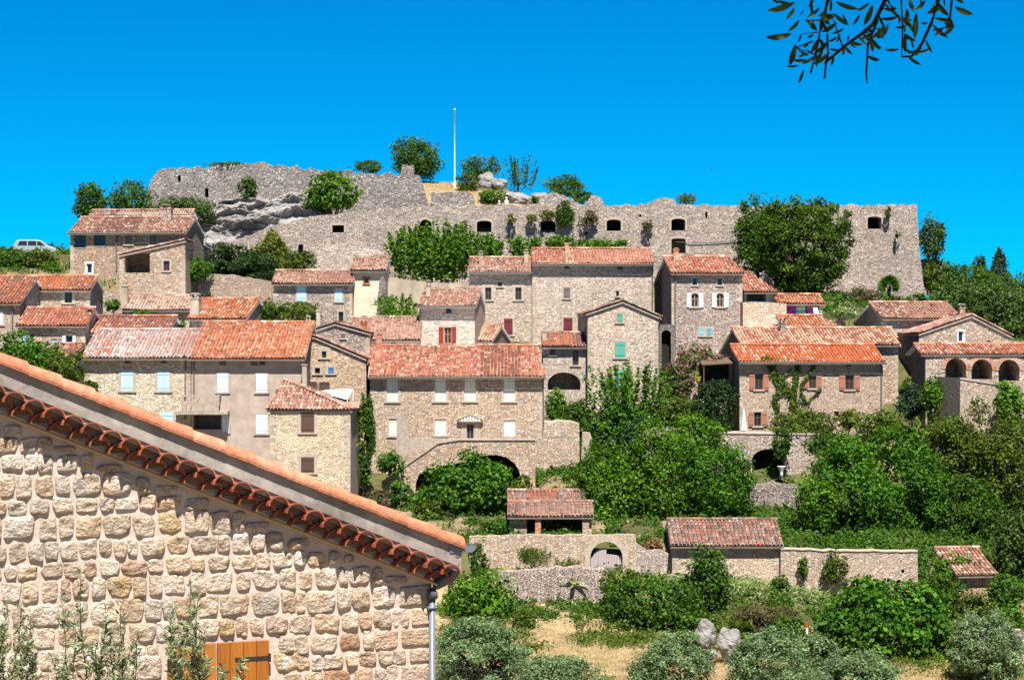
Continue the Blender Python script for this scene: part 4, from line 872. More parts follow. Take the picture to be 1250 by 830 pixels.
house('jumbled low orange roof in front of the tiled shelter', 964, 1036, 401.5, 418, 165, yaw=6, yr=385.5, pal='orange', mat='warm', ir=1.6, il=-.3)
house('long ridge house with streaked old tiles behind the bright orange lean-to', 905, 1096, 417.5, 540, 161, yaw=6, yr=400.5, D=8.5, pal='streak', mat='warm', side='dark', chims=[(955.7,387.5,6.5,408,2.2,'stone')], ir=-.2)
h, bpl, _, _ = house('bright orange roofed house with terracotta shutters and ivy on its facade', 903, 1077.5, 438.8, 540, 157.3, yaw=6, yr=420.8, D=2.9, pal='bright', mat='pale', side='dark', gutter=True,
  wins=[(926.4,466,10,19,'o',{'c':'terra','shw':.4,'sw':.1}),(992,466.5,9,15,'o',{'c':'terra','shw':.36,'sw':.1}),(1037,467,10.5,17,'o',{'c':'terra','shw':.42,'sw':.1}),(1036,444,7,7,'s',{'c':'brown','sw':0}),(924.8,511.5,9,17,'o',{'c':'terra','shw':.38,'sw':.12}),(1021,505,6,6,'d',{'sw':.05})], pipes=[(1075.5,443,516)])
house('pale gabled house behind, with a tiny brick vent on its pink roof', 1078, 1172, 385.5, 412, 168.5, yaw=10, yr=369.3, D=9, pal='pink', mat='pale', side='dark', chims=[(1140,372,6,380,2.2,'brick',False)])
h, gpl, _, _ = house('rightmost gabled stone house above the brick arcade', 1122, 1233, 408, 445, 164, yaw=8, roof='gable', top=[(1120,406.5),(1185.6,384),(1236,410)], D=10, pal='pink', mat='warm', side='dark',
  wins=[(1173,410.8,6.5,13,'d',{'fc':'white','sm':M['white'],'sw':.1}),(1207,418,5.5,4,'d',{'sw':0})], chims=[(1174,371,7,388,2.5,'stone')])
h, apl, _, _ = house('arcaded porch with brick arches along the right edge', 1130, 1268, 430.5, 525, 158.5, yaw=8, over=.2, genoise=False, yr=420, D=3.3, pal='red', mat='warm', side='dark', vo=.4,
  holes=[(1154,1179.5,437,461,.5),(1186,1211,438.5,463,.5),(1219,1244.5,439,465,.5)])
for (x0,x1,yt,yb) in ((1154,1179.5,437,461),(1186,1211,438.5,463),(1219,1244.5,439,465)):
    a, z1 = apl.uz(x0,yt); b, _ = apl.uz(x1,yb); r = (b-a)/2; uc = (a+b)/2; zs = z1-r; g = MB()
    for k in range(14):
        t0, t1 = math.pi*k/14+.012, math.pi*(k+1)/14-.012; f = lambda t, q: (uc+(r+q)*math.cos(t), zs+(r+q)*math.sin(t)); g.prism([f(t0,.0),f(t0,.32),f(t1,.32),f(t1,.0)], -.05, .1)
    g.build('brick_arch', M['brick'], h)
wallpoly('terrace_wall', 'sloping pale terrace wall below the brick arches at right', [(1172,530),(1225,530),(1217,470),(1172,463)], 152.5, 12, 4.5, 'warm', coping=.12)
wallpoly('terrace_wall', 'terrace wall with a dark low arch under the ivy clad house', [(868,600),(1004,600),(1003,531),(868,529)], 152.8, 3, 2.5, 'grey', holes=[(918,957.5,548,584,.34)], coping=.1, deep=2.3)
wallpoly('garden_wall', 'grey garden wall below the pink oleander, left of the orange roofed house', [(838,505),(905,505),(903,462),(845,466)], 160.2, 4, .6, 'grey', rough=.08)
# dark canopy shelter by the oleander
def awning():
    a = P(855,447,159.6); root = empty('garden_shelter', P(878,468,159.5), R(4)); tag(root, 'dark garden shelter with a sagging weathered roof beside the orange roofed house', 'shelter')
    g = MB(); g.hexa([(-1.4,-.6,1.35),(1.1,-.6,1.5),(1.1,1.4,1.9),(-1.4,1.4,1.75)],[(-1.4,-.6,1.43),(1.1,-.6,1.58),(1.1,1.4,1.98),(-1.4,1.4,1.83)]); g.build('roof', M['wood'], root)
    for x in (-1.25,.95):
        for y in (-.5,1.3): g = MB(); g.tube([(x,y,-1.2),(x,y,1.4+(.3 if y > 0 else 0))], .05, 6); g.build('post', M['wood'], root)
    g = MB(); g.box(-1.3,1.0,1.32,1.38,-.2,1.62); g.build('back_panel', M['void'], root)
awning()
g = MB(); q = P(852.5, 467.5, 159.3); g.lathe([(.001,0),(.14,0),(.17,.25),(.2,.4),(.22,.42),(.19,.44),(.001,.42)], n=12, c=(1,1,1)); o = g.build('flower_pot', plain('yellow_glaze', (.75,.55,.02), .4), None, True, loc=q); tag(o, 'bright yellow flower pot on the grey garden wall', 'flower pot')
v, cc = blob((0,0,.55), (.22,.2,.18), 160, .1, 'vivid', clumps=12); mesh_np('foliage', v, cc, M['leaf'], o)
def parasol(label, px, yt, yb, w, Y, group=None):
    s = F/Y; B = P(px, yb, Y); H = (yb-yt)/s; root = empty('parasol', B); tag(root, label, 'parasol', group); g = MB(); g.tube([(0,0,-.3),(0,0,H)], .025, 6); g.build('pole', M['white'], root)
    n = 16; r = w/2/s; prof = [(0,1),(.16,.93),(.35,.7),(.6,.4),(.9,.15),(1,.08)]; vs = []; g = MB()
    for rr_, z in prof:
        for k in range(n): q = 1-.28*(k % 2)*rr_; vs.append((math.cos(2*math.pi*k/n)*r*rr_*q, math.sin(2*math.pi*k/n)*r*rr_*q, z*H))
    g.add(vs, [(j*n+k, j*n+(k+1)%n, (j+1)*n+(k+1)%n, (j+1)*n+k) for j in range(len(prof)-1) for k in range(n)], 0, (.86,.86,.88)); g.build('canopy', M['cloth'], root, True)
parasol('closed white parasol standing before the terracotta shuttered ground floor', 908, 499, 527, 9, 154.6)
def sail():
    root = empty('awning', P(412,500,150.5)); tag(root, 'white awning stretched behind the hipped pavilion roof', 'awning'); s = F/150.5
    q = lambda px, py, Y: P(px,py,Y)-P(412,500,150.5)
    g = MB(); a, b, c_, d = q(396,476,153), q(431,475,153), q(424,488,150.2), q(405,483,150.2); n = 8; vs = []
    for i in range(n+1):
        for j in range(n+1):
            u, v = i/n, j/n; p = (a*(1-u)+b*u)*(1-v)+(d*(1-u)+c_*u)*v; p.z -= .18*math.sin(math.pi*u)*math.sin(math.pi*v); vs.append(p)
    g.add(vs, [(i*(n+1)+j, (i+1)*(n+1)+j, (i+1)*(n+1)+j+1, i*(n+1)+j+1) for i in range(n) for j in range(n)], 0, (.84,.84,.86)); o = g.build('cloth', M['cloth'], root, True); m_ = o.modifiers.new('th','SOLIDIFY'); m_.thickness = .02
    for p in (a,b,c_,d): g = MB(); g.tube([p, p-Vector((0,0,2.2))], .03, 6); g.build('pole', M['white'], root)
sail()

# ------------------------------------------------------------------ lower terraces
house('tiled roof tier just behind the pillared loggia', 622, 713, 613.5, 660, 143, yr=598.5, pal='old', mat='warm', genoise=False, group='tiled sheds on the lower terraces')
h, lpl, _, _ = house('pillared loggia with a dark interior and a brick column', 622, 722, 626, 668, 139.5, yr=612.5, pal='old', mat='warm', holes=[(643,717,627.5,652,0)], genoise=False, D=3.4, ob=0, group='tiled sheds on the lower terraces')
for px, w_, mt in ((656.8,7,'brick'),(715,8,'warm')):
    u0, zt = lpl.uz(px-w_/2, 627.5, -.15); u1, zb = lpl.uz(px+w_/2, 657, -.15); g = MB(); g.box(u0,u1,-.25,.12,zb,zt-.28); g.box(u0-.06,u1+.06,-.3,.17,zt-.277,zt-.02); g.build('column', M[mt], h)
gw, gwl = wallpoly('garden_wall', 'long stone garden wall pierced by the round arched gateway', [(573,712),(776,712),(776,653),(640,653),(573,655)], 135.6, 0, .7, 'tan', rough=.04, holes=[(720.5,760,661,712,.5)], through=True, surround=.32)
def gate():
    u0, z0 = gwl.uz(721,697,.3); u1, zt = gwl.uz(759.5,661.5,.3); uc = (u0+u1)/2; r = (u1-u0)/2; zs = zt-r; root = empty('gate', gwl.O+Vector((uc,.3,z0))); tag(root, 'pale lilac wooden double gate in the round stone arch', 'gate')
    zs -= z0
    for sg in (-1,1):
        g = MB(); n = 6
        for k in range(n):
            a, b = sg*r*k/n, sg*r*(k+1)/n; x0, x1 = min(a,b)+.008, max(a,b)-.008; xm = max(abs(a),abs(b))
            if sg < 0: h_ = zs+r*.78*math.sqrt(max(.02,1-(xm/r*.97)**2))
            else: h_ = zs+r*.34-.02*k
            g.box(x0,x1,-.03,.03,-.5,h_-.1)
        g.box(min(sg*.05,sg*r*.95),max(sg*.05,sg*r*.95),.032,.07,.4,.52); g.box(min(sg*.05,sg*r*.95),max(sg*.05,sg*r*.95),.032,.07,zs-.2,zs-.08)
        o = g.build('gate_leaf', plain('lilac_wood', (.42,.34,.34), .75, .12, 5, .1), root)
        q = MB(); q.box(sg*.12-.03,sg*.12+.03,-.07,-.032,.55,.62) if sg > 0 else q.box(-.2,-.08,-.06,-.032,.5,.54); q.build('handle', M['iron'], o)
gate()
wallpoly('garden_wall', 'low tumbledown stretch of wall right of the lilac gate', [(776,712),(824,712),(824,676),(806,671),(790,672),(776,662)], 135.6, 0, .6, 'grey', rough=.14)
wallpoly('drystone_wall', 'grey drystone terrace wall under the pale ground cover, left of the dark round shrubs', [(604,778),(760,785),(752,712),(738,694),(700,692),(660,695),(612,698)], 130.5, 0, 1.2, 'dry', rough=.1)
wallpoly('drystone_wall', 'low crumbling drystone wall above the dry grass field', [(632,806),(770,822),(764,800),(735,794),(700,787),(660,780),(636,776)], 123.6, 0, .7, 'dry', rough=.18)
house('long stone shed under a sagging old tiled roof on the lower terraces', 821, 953, 661.5, 735, 135, yr=634, pal='old', mat='pale', genoise=False, wins=[(921,664,3,4,'d',{'sw':0}),(940,663.5,2.5,3.5,'d',{'sw':0})], group='tiled sheds on the lower terraces')
wallpoly('terrace_wall', 'long pale stone terrace wall continuing right from the sagging tiled shed', [(953,742),(1121,742),(1120,673.5),(1040,673),(953,671)], 134.6, 0, .8, 'pale', rough=.05, coping=.07, holes=[(1100,1104,695,699,0),(1010,1013,700,703,0)])
wallpoly('drystone_wall', 'drystone wall between the two large tree groups below the dark low arch', [(915,650),(1000,655),(998,598),(972,592),(945,588),(915,592)], 147.2, 0, .8, 'dry', rough=.1)
wallpoly('drystone_wall', 'short drystone wall half hidden among shrubs below the oleander', [(785,560),(850,560),(850,524),(800,522),(785,528)], 152.4, 0, .7, 'dry', rough=.12)
wallpoly('drystone_wall', 'low grey drystone wall at the bottom right corner', [(1160,826),(1270,835),(1270,774),(1215,768),(1168,778)], 119, 0, .8, 'dry', rough=.16)
house('small tiled hut roof nearly buried in the right hand trees', 1170, 1214, 697.5, 730, 132.5, yaw=8, yr=668.5, pal='pink', mat='warm', D=3.6, il=-.35, genoise=False, group='tiled sheds on the lower terraces')
g = MB(); q = P(985,768,119); g.tube([(0,0,-.6),(0,0,.12)], .06, 10, 0, (.8,.8,.8)); g.tube([(0,0,.125),(0,0,.4)], .075, 10, 0, (.5,.05,.03)); tag(g.build('marker_post', M['paint'], None, loc=q), 'short white post with a red top, standing beside the large leafy fig', 'post')
g = MB(); q = P(954,579,151.8); g.lathe([(.001,-.2),(.16,-.2),(.1,.1),(.14,.25),(.3,.55),(.32,.6),(.001,.55)], n=12); tag(g.build('garden_urn', M['white'], None, True, loc=q), 'white garden urn at the mouth of the dark low arch', 'urn')
# iron railing
def railing():
    q = P(528,838,103); root = tag(empty('iron_railing', q), 'thin black iron railing between the wall corner and the first olive tree', 'railing'); s = F/103; g = MB(); L = 85/s
    for z in (.05,.75): g.tube([(0,0,z+.25),(L,2,z-.35)], .022, 5)
    for k in range(22): x = L*k/21; g.tube([(x,2*k/21,.3-.6*k/21),(x,2*k/21,1.0-.6*k/21)], .011, 4)
    g.build('bars', M['iron'], root)
    for k in (0,10,21): x = L*k/21; p = MB(); p.tube([(x,2*k/21,-1.5),(x,2*k/21,1.08-.6*k/21)], .03, 6); p.build('post', M['iron'], root)
railing()
# ------------------------------------------------------------------ the near house at lower left
def hewn():
    m, nt, b = newmat('hewn_limestone'); L = nt.links.new; tc = N(nt, 'ShaderNodeTexCoord'); at = N(nt, 'ShaderNodeAttribute', attribute_name='Col')
    n1 = N(nt, 'ShaderNodeTexNoise'); n1.inputs['Scale'].default_value = 9; n1.inputs['Detail'].default_value = 9; n1.inputs['Roughness'].default_value = .7; L(tc.outputs['Object'], n1.inputs['Vector'])
    g = ramp(nt, [(.28,(.62,.58,.54)),(.5,(1,1,1)),(.75,(1.12,1.12,1.1))]); L(n1.outputs[0], g.inputs[0])
    n2 = N(nt, 'ShaderNodeTexNoise'); n2.inputs['Scale'].default_value = 2.3; n2.inputs['Detail'].default_value = 5; L(tc.outputs['Object'], n2.inputs['Vector'])
    g2 = ramp(nt, [(.42,(1,1,1)),(.68,(.93,.80,.64))]); L(n2.outputs[0], g2.inputs[0])
    L(mixc(nt, 1.0, mixc(nt, 1.0, at.outputs['Color'], g.outputs[0], 'MULTIPLY'), g2.outputs[0], 'MULTIPLY'), b.inputs['Base Color'])
    b.inputs['Roughness'].default_value = .95; b.inputs['Specular IOR Level'].default_value = .1
    n3 = N(nt, 'ShaderNodeTexNoise'); n3.inputs['Scale'].default_value = 28; n3.inputs['Detail'].default_value = 6; L(tc.outputs['Object'], n3.inputs['Vector'])
    ad = N(nt, 'ShaderNodeMath', operation='ADD'); L(n1.outputs[0], ad.inputs[0]); L(n3.outputs[0], ad.inputs[1])
    bp = N(nt, 'ShaderNodeBump'); bp.inputs['Distance'].default_value = .06; bp.inputs['Strength'].default_value = 1.0; L(ad.outputs[0], bp.inputs['Height']); L(bp.outputs[0], b.inputs['Normal']); return m
HEWN = hewn(); LIME = plain('pink_lime_mortar', (.50,.415,.355), .97, .14, 7, .35, .05)
GREYM = plain('cement_strip', (.30,.262,.23), .95, .5, 2.6, .3, .05); TERRA = plain('terracotta', (1,1,1), .8, .35, 11, .3, .15, attr=True)
def near_house():
    O = P(527, 830, 26); yaw = R(24); pl = Plane(O, yaw); root = empty('stone_house', O, yaw)
    tag(root, 'near limestone block house with scalloped tile eaves and an orange shutter, cut by left edge', 'house', HG)
    pr = -.37; ua, za = pl.uz(0, 428, pr); ub, zb = pl.uz(568, 656, pr); sl = (zb-za)/(ub-ua); zt = lambda u: zb+(u-ub)*sl
    al = math.atan(sl); sx, sz = math.cos(al), math.sin(al); UL, UE = -9.0, ub; D = 8.0
    # wall with its stones
    g = MB(); base = -4.8; top = -.40
    nx = 60
    for k in range(nx):
        u0, u1 = UL+(0-UL)*k/nx, UL+(0-UL)*(k+1)/nx; g.face([(u0,0,base),(u1,0,base),(u1,0,zt(u1)+top),(u0,0,zt(u0)+top)], 1)
    g.face([(0,0,base),(0,D,base),(0,D,zt(0)+top),(0,0,zt(0)+top)], 1)
    UR = 2*UL
    g.face([(UL,0,base),(UR,0,base),(UR,0,zt(0)+top),(UL,0,zt(UL)+top)], 1); g.face([(UR,D,base),(0,D,base),(0,D,zt(0)+top),(UL,D,zt(UL)+top),(UR,D,zt(0)+top)], 1); g.face([(UR,0,base),(UR,D,base),(UR,D,zt(0)+top),(UR,0,zt(0)+top)], 1)
    pal = [(.55,.45,.35),(.57,.475,.39),(.49,.405,.32),(.56,.465,.395),(.52,.395,.285),(.47,.41,.355),(.59,.515,.445),(.50,.38,.30),(.52,.40,.25),(.42,.28,.20)]; wts = [5,6,4,5,3,3,5,2.4,1.0,.6]
    rr = random.Random(5)
    s0 = pl.uz(203, 786); s1 = pl.uz(329, 786)
    def stone_at(u0, u1, z0, z1, quoin=False):
        c = rr.choices(pal, wts)[0]; f = rr.uniform(.9, 1.1); c = tuple(x*f for x in c); sd = rr.random()*100; n1, n2 = 18, 14; h = rr.uniform(.022, .042); k = rr.uniform(.3,.8) if not quoin else .12
        cu, cz, hu, hz = (u0+u1)/2, (z0+z1)/2, (u1-u0)/2, (z1-z0)/2; vs = []
        tilt = rr.uniform(-.06,.06); co4 = [(rr.uniform(-.2,.1), rr.uniform(-.2,.1)) for _ in range(4)] if not quoin else [(0,0)]*4
        for j in range(n2+1):
            for i in range(n1+1):
                a, b = -1+2*i/n1, -1+2*j/n2; a = math.copysign(abs(a)**.8, a); b = math.copysign(abs(b)**.8, b)
                m_ = max(abs(a), abs(b)); x = a*math.sqrt(1-k*b*b/2); y = b*math.sqrt(1-k*a*a/2)
                ang = math.atan2(b, a); w_ = 1+(.13 if not quoin else .05)*noise.noise(Vector((math.cos(ang)*1.2+sd, math.sin(ang)*1.2, sd)))*m_
                cw = [(1-a)*(1-b)/4, (1+a)*(1-b)/4, (1+a)*(1+b)/4, (1-a)*(1+b)/4]
                ox = sum(q*c4[0]*s_ for q, c4, s_ in zip(cw, co4, (-1,1,1,-1))); oz = sum(q*c4[1]*s_ for q, c4, s_ in zip(cw, co4, (-1,-1,1,1)))
                X = cu+hu*(x*w_+tilt*b*.4+ox); Z = cz+hz*(y*w_+tilt*a+oz)
                d = h*(1-m_**9)+(.022*noise.fractal(Vector((X*6,sd,Z*6)), .8, 2, 5)+.014*noise.noise(Vector((X*15,sd,Z*15)))+.02*(noise.voronoi(Vector((X*7,sd,Z*7)))[0][0]-.4))*(1-m_**10)
                if quoin: d = .03*(1-m_**14)+.007*noise.fractal(Vector((X*9,sd,Z*9)), .8, 2, 4)
                vs.append((X, -d+.012*(m_ > .99), Z))
        w1 = n1+1; g.add(vs, [(j*w1+i, j*w1+i+1, (j+1)*w1+i+1, (j+1)*w1+i) for j in range(n2) for i in range(n1)], 0, c)
    z = base+2.2; row = 0
    while z < zt(-6.6)-.6:
        hgt = rr.choice([.19,.22,.24,.26,.28,.31]); u = -.004
        if row % 2 == 0: qw = .44
        else: qw = .27
        q = qw*rr.uniform(.9,1.1)
        if z+hgt < zt(u)-.66: stone_at(u-q, u, z+.012, z+hgt-.012, True)
        u -= q+.03
        while u > -6.9:
            w_ = rr.uniform(.17,.38)*(hgt/.26)**.5
            if rr.random() < .15: w_ = rr.uniform(.13,.2)
            z0, z1 = z+rr.uniform(-.02,.006), z+hgt+rr.uniform(-.01,.014)
            lim = zt(u)-.70
            if z1 > lim > z0+.09: z1 = lim
            ok = z1 < lim+.01
            if u > s0[0]-.03 and u-w_ < s1[0]+.03 and z0 < s0[1]+.02:
                    z0 = s0[1]+.02; ok = ok and z1 > z0+.1
            if ok:
                if w_ < .24 and rr.random() < .5 and hgt > .3:
                    zm = (z0+z1)/2+rr.uniform(-.04,.04); stone_at(u-w_, u, z0, zm-.015); stone_at(u-w_*rr.uniform(.8,1), u, zm+.015, z1)
                else: stone_at(u-w_, u, z0, z1)
            u -= w_+rr.uniform(-.008,.012)
        z += hgt+.004; row += 1
    # stones beside and under the shutter are left to the mortar; fill the short gaps
    for (a, b) in ((s0[0]-.42, s0[0]-.05),(s1[0]+.05, s1[0]+.40)):
        stone_at(a, b, s0[1]-.42, s0[1]-.1)
    g.build('wall', [HEWN, LIME], root, True)
    # roof: verge tiles, slab, right slope tiles
    r = MB(); st = .405; n = int((UE-UL)/sx/st*1.0); u = UE
    k = 0
    while u > UL:
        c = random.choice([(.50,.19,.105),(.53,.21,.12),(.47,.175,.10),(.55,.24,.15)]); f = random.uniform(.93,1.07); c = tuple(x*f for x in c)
        u2 = u-st*sx*1.07; vs = []; thick = .016
        for (uu, rad, lift) in ((u, .105, .012), (u2, .092, -.004)):
            for ro in (rad, rad-thick):
                for q in range(11):
                    a = math.pi*(-.14+1.1*q/10); vs.append((uu+sz*0, pr+.10-ro*math.cos(a)*1.0, zt(uu)-.105+lift+ro*math.sin(a)))
        m_ = 11
        fs = [(q, q+1, 2*m_+q+1, 2*m_+q) for q in range(10)]+[(m_+q+1, m_+q, 3*m_+q, 3*m_+q+1) for q in range(10)]+[(q+1, q, m_+q, m_+q+1) for q in range(10)]+[(0, 2*m_, 3*m_, m_)]
        r.add(vs, fs, 0, c); u -= st*sx
    A = [(UE+.0,pr+.05,zt(UE)-.16),(UE,pr+.3,zt(UE)-.16),(UL,pr+.3,zt(UL)-.16),(UL,pr+.05,zt(UL)-.16)]; slab(r, [(UE,pr+.302,zt(UE)-.25),(UE,D,zt(UE)-.25),(UL,D,zt(UL)-.25),(UL,pr+.302,zt(UL)-.25)], .07, 1); slab(r, A, .07, 1)
    tiles(r, (UE,pr+.36,zt(UE)-.29), (0,1,0), (-sx,0,-sz), [(0,0),(D,0),(D,(UE-UL)/sx),(0,(UE-UL)/sx)], 'orange', pitch=.26, tl=.42)
    B2 = [(UL,pr,zt(UL)-.16),(UL,D,zt(UL)-.16),(UR,D,zt(0)-.16),(UR,pr,zt(0)-.16)]; slab(r, B2, .09, 0)
    o = r.build('roof', [TERRA, GREYM], root, False)
    # cement strip and tile corbels (two rows)
    g = MB()
    def band(y0, y1, d0, d1, m=0, c=(1,1,1), ue=UE-.02, jag=0):
        nn = 46; us = [UL+(ue-UL)*k/nn for k in range(nn+1)]
        for a, b in zip(us[:-1], us[1:]): g.hexa([(a,y0,zt(a)+d1),(b,y0,zt(b)+d1),(b,y1,zt(b)+d1),(a,y1,zt(a)+d1)],[(a,y0,zt(a)+d0),(b,y0,zt(b)+d0),(b,y1,zt(b)+d0),(a,y1,zt(a)+d0)], m, c)
    band(-.24, -.10, -.075, -.117); band(-.295, -.003, -.12, -.44); band(-.15, -.003, -.443, -.53); band(-.05, -.003, -.533, -.64)
    g.build('cement_strip', GREYM, root)
    g = MB()
    def corbel(u, zc, yf, rad, c):
        n = 10; th = .016; vs = []
        for y in (yf, -.002):
            for ro in (rad, rad-th):
                for q in range(n+1): a = math.pi*q/n; vs.append((u+ro*math.cos(a)*1.08, y, zc+ro*math.sin(a)))
        m_ = n+1; g.add(vs, [(q, q+1, 2*m_+q+1, 2*m_+q) for q in range(n)]+[(m_+q+1, m_+q, 3*m_+q, 3*m_+q+1) for q in range(n)]+[(q+1, q, m_+q, m_+q+1) for q in range(n)], 0, c)
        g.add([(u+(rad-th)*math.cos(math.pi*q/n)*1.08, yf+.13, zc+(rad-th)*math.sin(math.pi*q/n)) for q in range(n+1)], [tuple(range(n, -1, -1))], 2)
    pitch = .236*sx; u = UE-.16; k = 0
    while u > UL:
        c = random.choice([(.30,.085,.045),(.25,.07,.04),(.34,.11,.06)]); corbel(u, zt(u)-.50, -.335+random.uniform(-.015,.015), .118, c)  # corbel tiles darker than the verge: eave shade put into their red
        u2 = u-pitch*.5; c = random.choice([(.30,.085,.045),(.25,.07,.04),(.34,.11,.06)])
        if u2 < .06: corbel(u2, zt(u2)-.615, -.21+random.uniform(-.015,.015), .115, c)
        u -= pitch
    g.build('tile_corbels', [TERRA, GREYM, plain('shaded_hollow', (.20,.105,.07), .95, .4, 6, .3, .05)], root, False)  # last material backs the hollow tiles, inner shade painted as dark brown
    g = MB(); g.tube([(UL,-.12,zt(UL)-.69),(.03,-.12,zt(.03)-.69)], .017, 8, 0, (.40,.27,.12)); g.build('cable', M['paint'], root)
    # gutter along the eave, with its open end towards the camera, and the downpipe
    uu, gz = pl.uz(575, 671, -.36); g = MB(); rad = .085; n = 10; vs = []
    for y in (-.33, D):
        for ro in (rad, rad-.012):
            for q in range(n+1): a = math.pi+math.pi*q/n; vs.append((uu+ro*math.cos(a), y, gz+.05+ro*math.sin(a)))
    m_ = n+1; g.add(vs, [(q, q+1, 2*m_+q+1, 2*m_+q) for q in range(n)]+[(m_+q+1, m_+q, 3*m_+q, 3*m_+q+1) for q in range(n)]+[(q+1, q, m_+q, m_+q+1) for q in range(n)])
    g.add([(uu+rad*math.cos(math.pi+math.pi*q/n), -.325, gz+.05+rad*math.sin(math.pi+math.pi*q/n)) for q in range(n+1)], [tuple(range(n+1))])
    g.box(uu-rad-.17, uu-rad+.0, -.31, -.23, gz-.03, gz+.055); g.build('gutter', M['plastic'], root)
    q = [pl.uz(*t) for t in ((557,676,-.25),(557,694,-.2),(551,703,-.12),(540,709,-.07),(531,714,-.06),(527.5,722,-.06),(527.5,730,-.06))]; ys = [-.25,-.2,-.14,-.09,-.06,-.06,-.06]
    g = MB(); g.tube([(a, y, b) for (a, b), y in zip(q, ys)], .068, 12); g.build('pipe_elbow', M['darkpipe'], root, True)
    ux = q[-1][0]; g = MB(); g.tube([(ux,-.06,q[-1][1]+.03),(ux,-.06,-4.7)], .04, 12); g.box(ux-.06,ux+.06,-.11,-.003,-1.12+2.0,-1.09+2.0); g.build('downpipe', M['plastic'], root, True)
    # shutter: two plank leaves with strap hinges
    ORW = plain('varnished_pine', (1,1,1), .5, .3, 3, .15, .35, attr=True, stretch=(14,14,.9))
    a, ztp = pl.uz(205, 788, -.05); b, _ = pl.uz(328, 785, -.05); mid = pl.uz(264, 800, -.05)[0]
    for x0, x1, hs_ in ((a, mid-.006, a), (mid+.006, b, b)):
        g = MB(); n = 4
        for k in range(n): c = random.choice([(.34,.12,.016),(.30,.10,.013),(.37,.135,.02)]); g.box(x0+(x1-x0)*k/n+.003, x0+(x1-x0)*(k+1)/n-.003, -.075, -.035, ztp-1.3, ztp, 0, c)
        o = g.build('shutter', ORW, root); bv = o.modifiers.new('b','BEVEL'); bv.width = .004; bv.segments = 1
        h = MB(); _, zh = pl.uz(300, 803.5, -.05); h.box(min(hs_, hs_-.42*(1 if hs_ == b else -1)), max(hs_, hs_-.42*(1 if hs_ == b else -1)), -.084, -.0755, zh-.022, zh+.022); h.tube([(hs_,-.085,zh-.05),(hs_,-.085,zh+.05)], .018, 8); h.build('hinge', M['iron'], o)
    return pl
npl = near_house()
# ------------------------------------------------------------------ olive shoots before the near wall
OLV = leafmat('olive_leaves', .2, .45)
def sapling(label, stems, Y, dens=1.0):
    base = P(sum(s[0] for s in stems)/len(stems), 900, Y); root = tag(empty('olive_shrub', base), label, 'olive shrub', 'young olive shrubs by the near wall'); b = MB(); pos, ax = [], []
    for (px, py, bx) in stems:
        top = P(px, py, Y+random.uniform(-.3,.3))-base; bot = P(bx, 905, Y)-base; n = 26; pts = []
        for k in range(n+1):
            t = k/n; p = bot.lerp(top, t); p += Vector((.05*math.sin(t*5+px), .05*math.cos(t*4+px), 0))*(1-t*.5); pts.append(p)
        b.tube(pts, [.008*(1-.8*k/n)+.0018 for k in range(n+1)], 5)
        for k in range(4, n+1):
            if random.random() < .55 and k < n-2:          # side twig
                d = Vector((random.uniform(-1,1), random.uniform(-1,1), random.uniform(.5,1.2))).normalized(); L = random.uniform(.12,.34)*(1.15-k/n); tp = pts[k]+d*L
                b.tube([pts[k], tp], [.004,.0015], 4, cap=False)
                for q in range(int(L/.011*dens)): pos.append(pts[k].lerp(tp, random.random()**.8)); ax.append((d+Vector((random.uniform(-1,1),random.uniform(-1,1),random.uniform(-.4,.7)))).normalized())
            for q in range(int(5*dens)): pos.append(pts[k]); ax.append(Vector((random.uniform(-1,1),random.uniform(-1,1),random.uniform(.0,1.2))).normalized())
    pos = np.array([tuple(p) for p in pos]); ax = np.array([tuple(a) for a in ax]); n = len(pos)
    sz = .085*rng.uniform(.6,1.25,n); pos = pos+ax*sz[:,None]*.55; nr = unit(rng.normal(size=(n,3))+np.array([0,-.5,.6]))
    v, c = leaves_mesh(pos, nr, ax, sz, .24, pick([(.17,.22,.10),(.22,.26,.14),(.12,.165,.065),(.30,.34,.22)], n))
    mesh_np('foliage', v, c, OLV, root); b.build('stem', M['bark'], root, True)
sapling('dense young olive shrub at the bottom left corner before the near wall', [(8,735,0),(22,742,12),(34,760,25),(2,770,-8),(44,790,40),(-14,745,-20)], 22.2, 1.3)
sapling('tall thin olive shrub with separate shoots between the corner and the orange shutter', [(72,735,95),(101,700,105),(90,765,98),(118,790,110),(150,738,140),(138,770,135),(168,775,150),(60,800,80),(128,745,122)], 22.0, 1.0)
sapling('bushy olive shrub overlapping the left leaf of the orange shutter', [(214,742,222),(229,716,226),(245,730,232),(222,765,224),(252,768,238),(238,780,232),(205,790,215),(275,815,250),(292,808,285)], 21.6, 1.15)
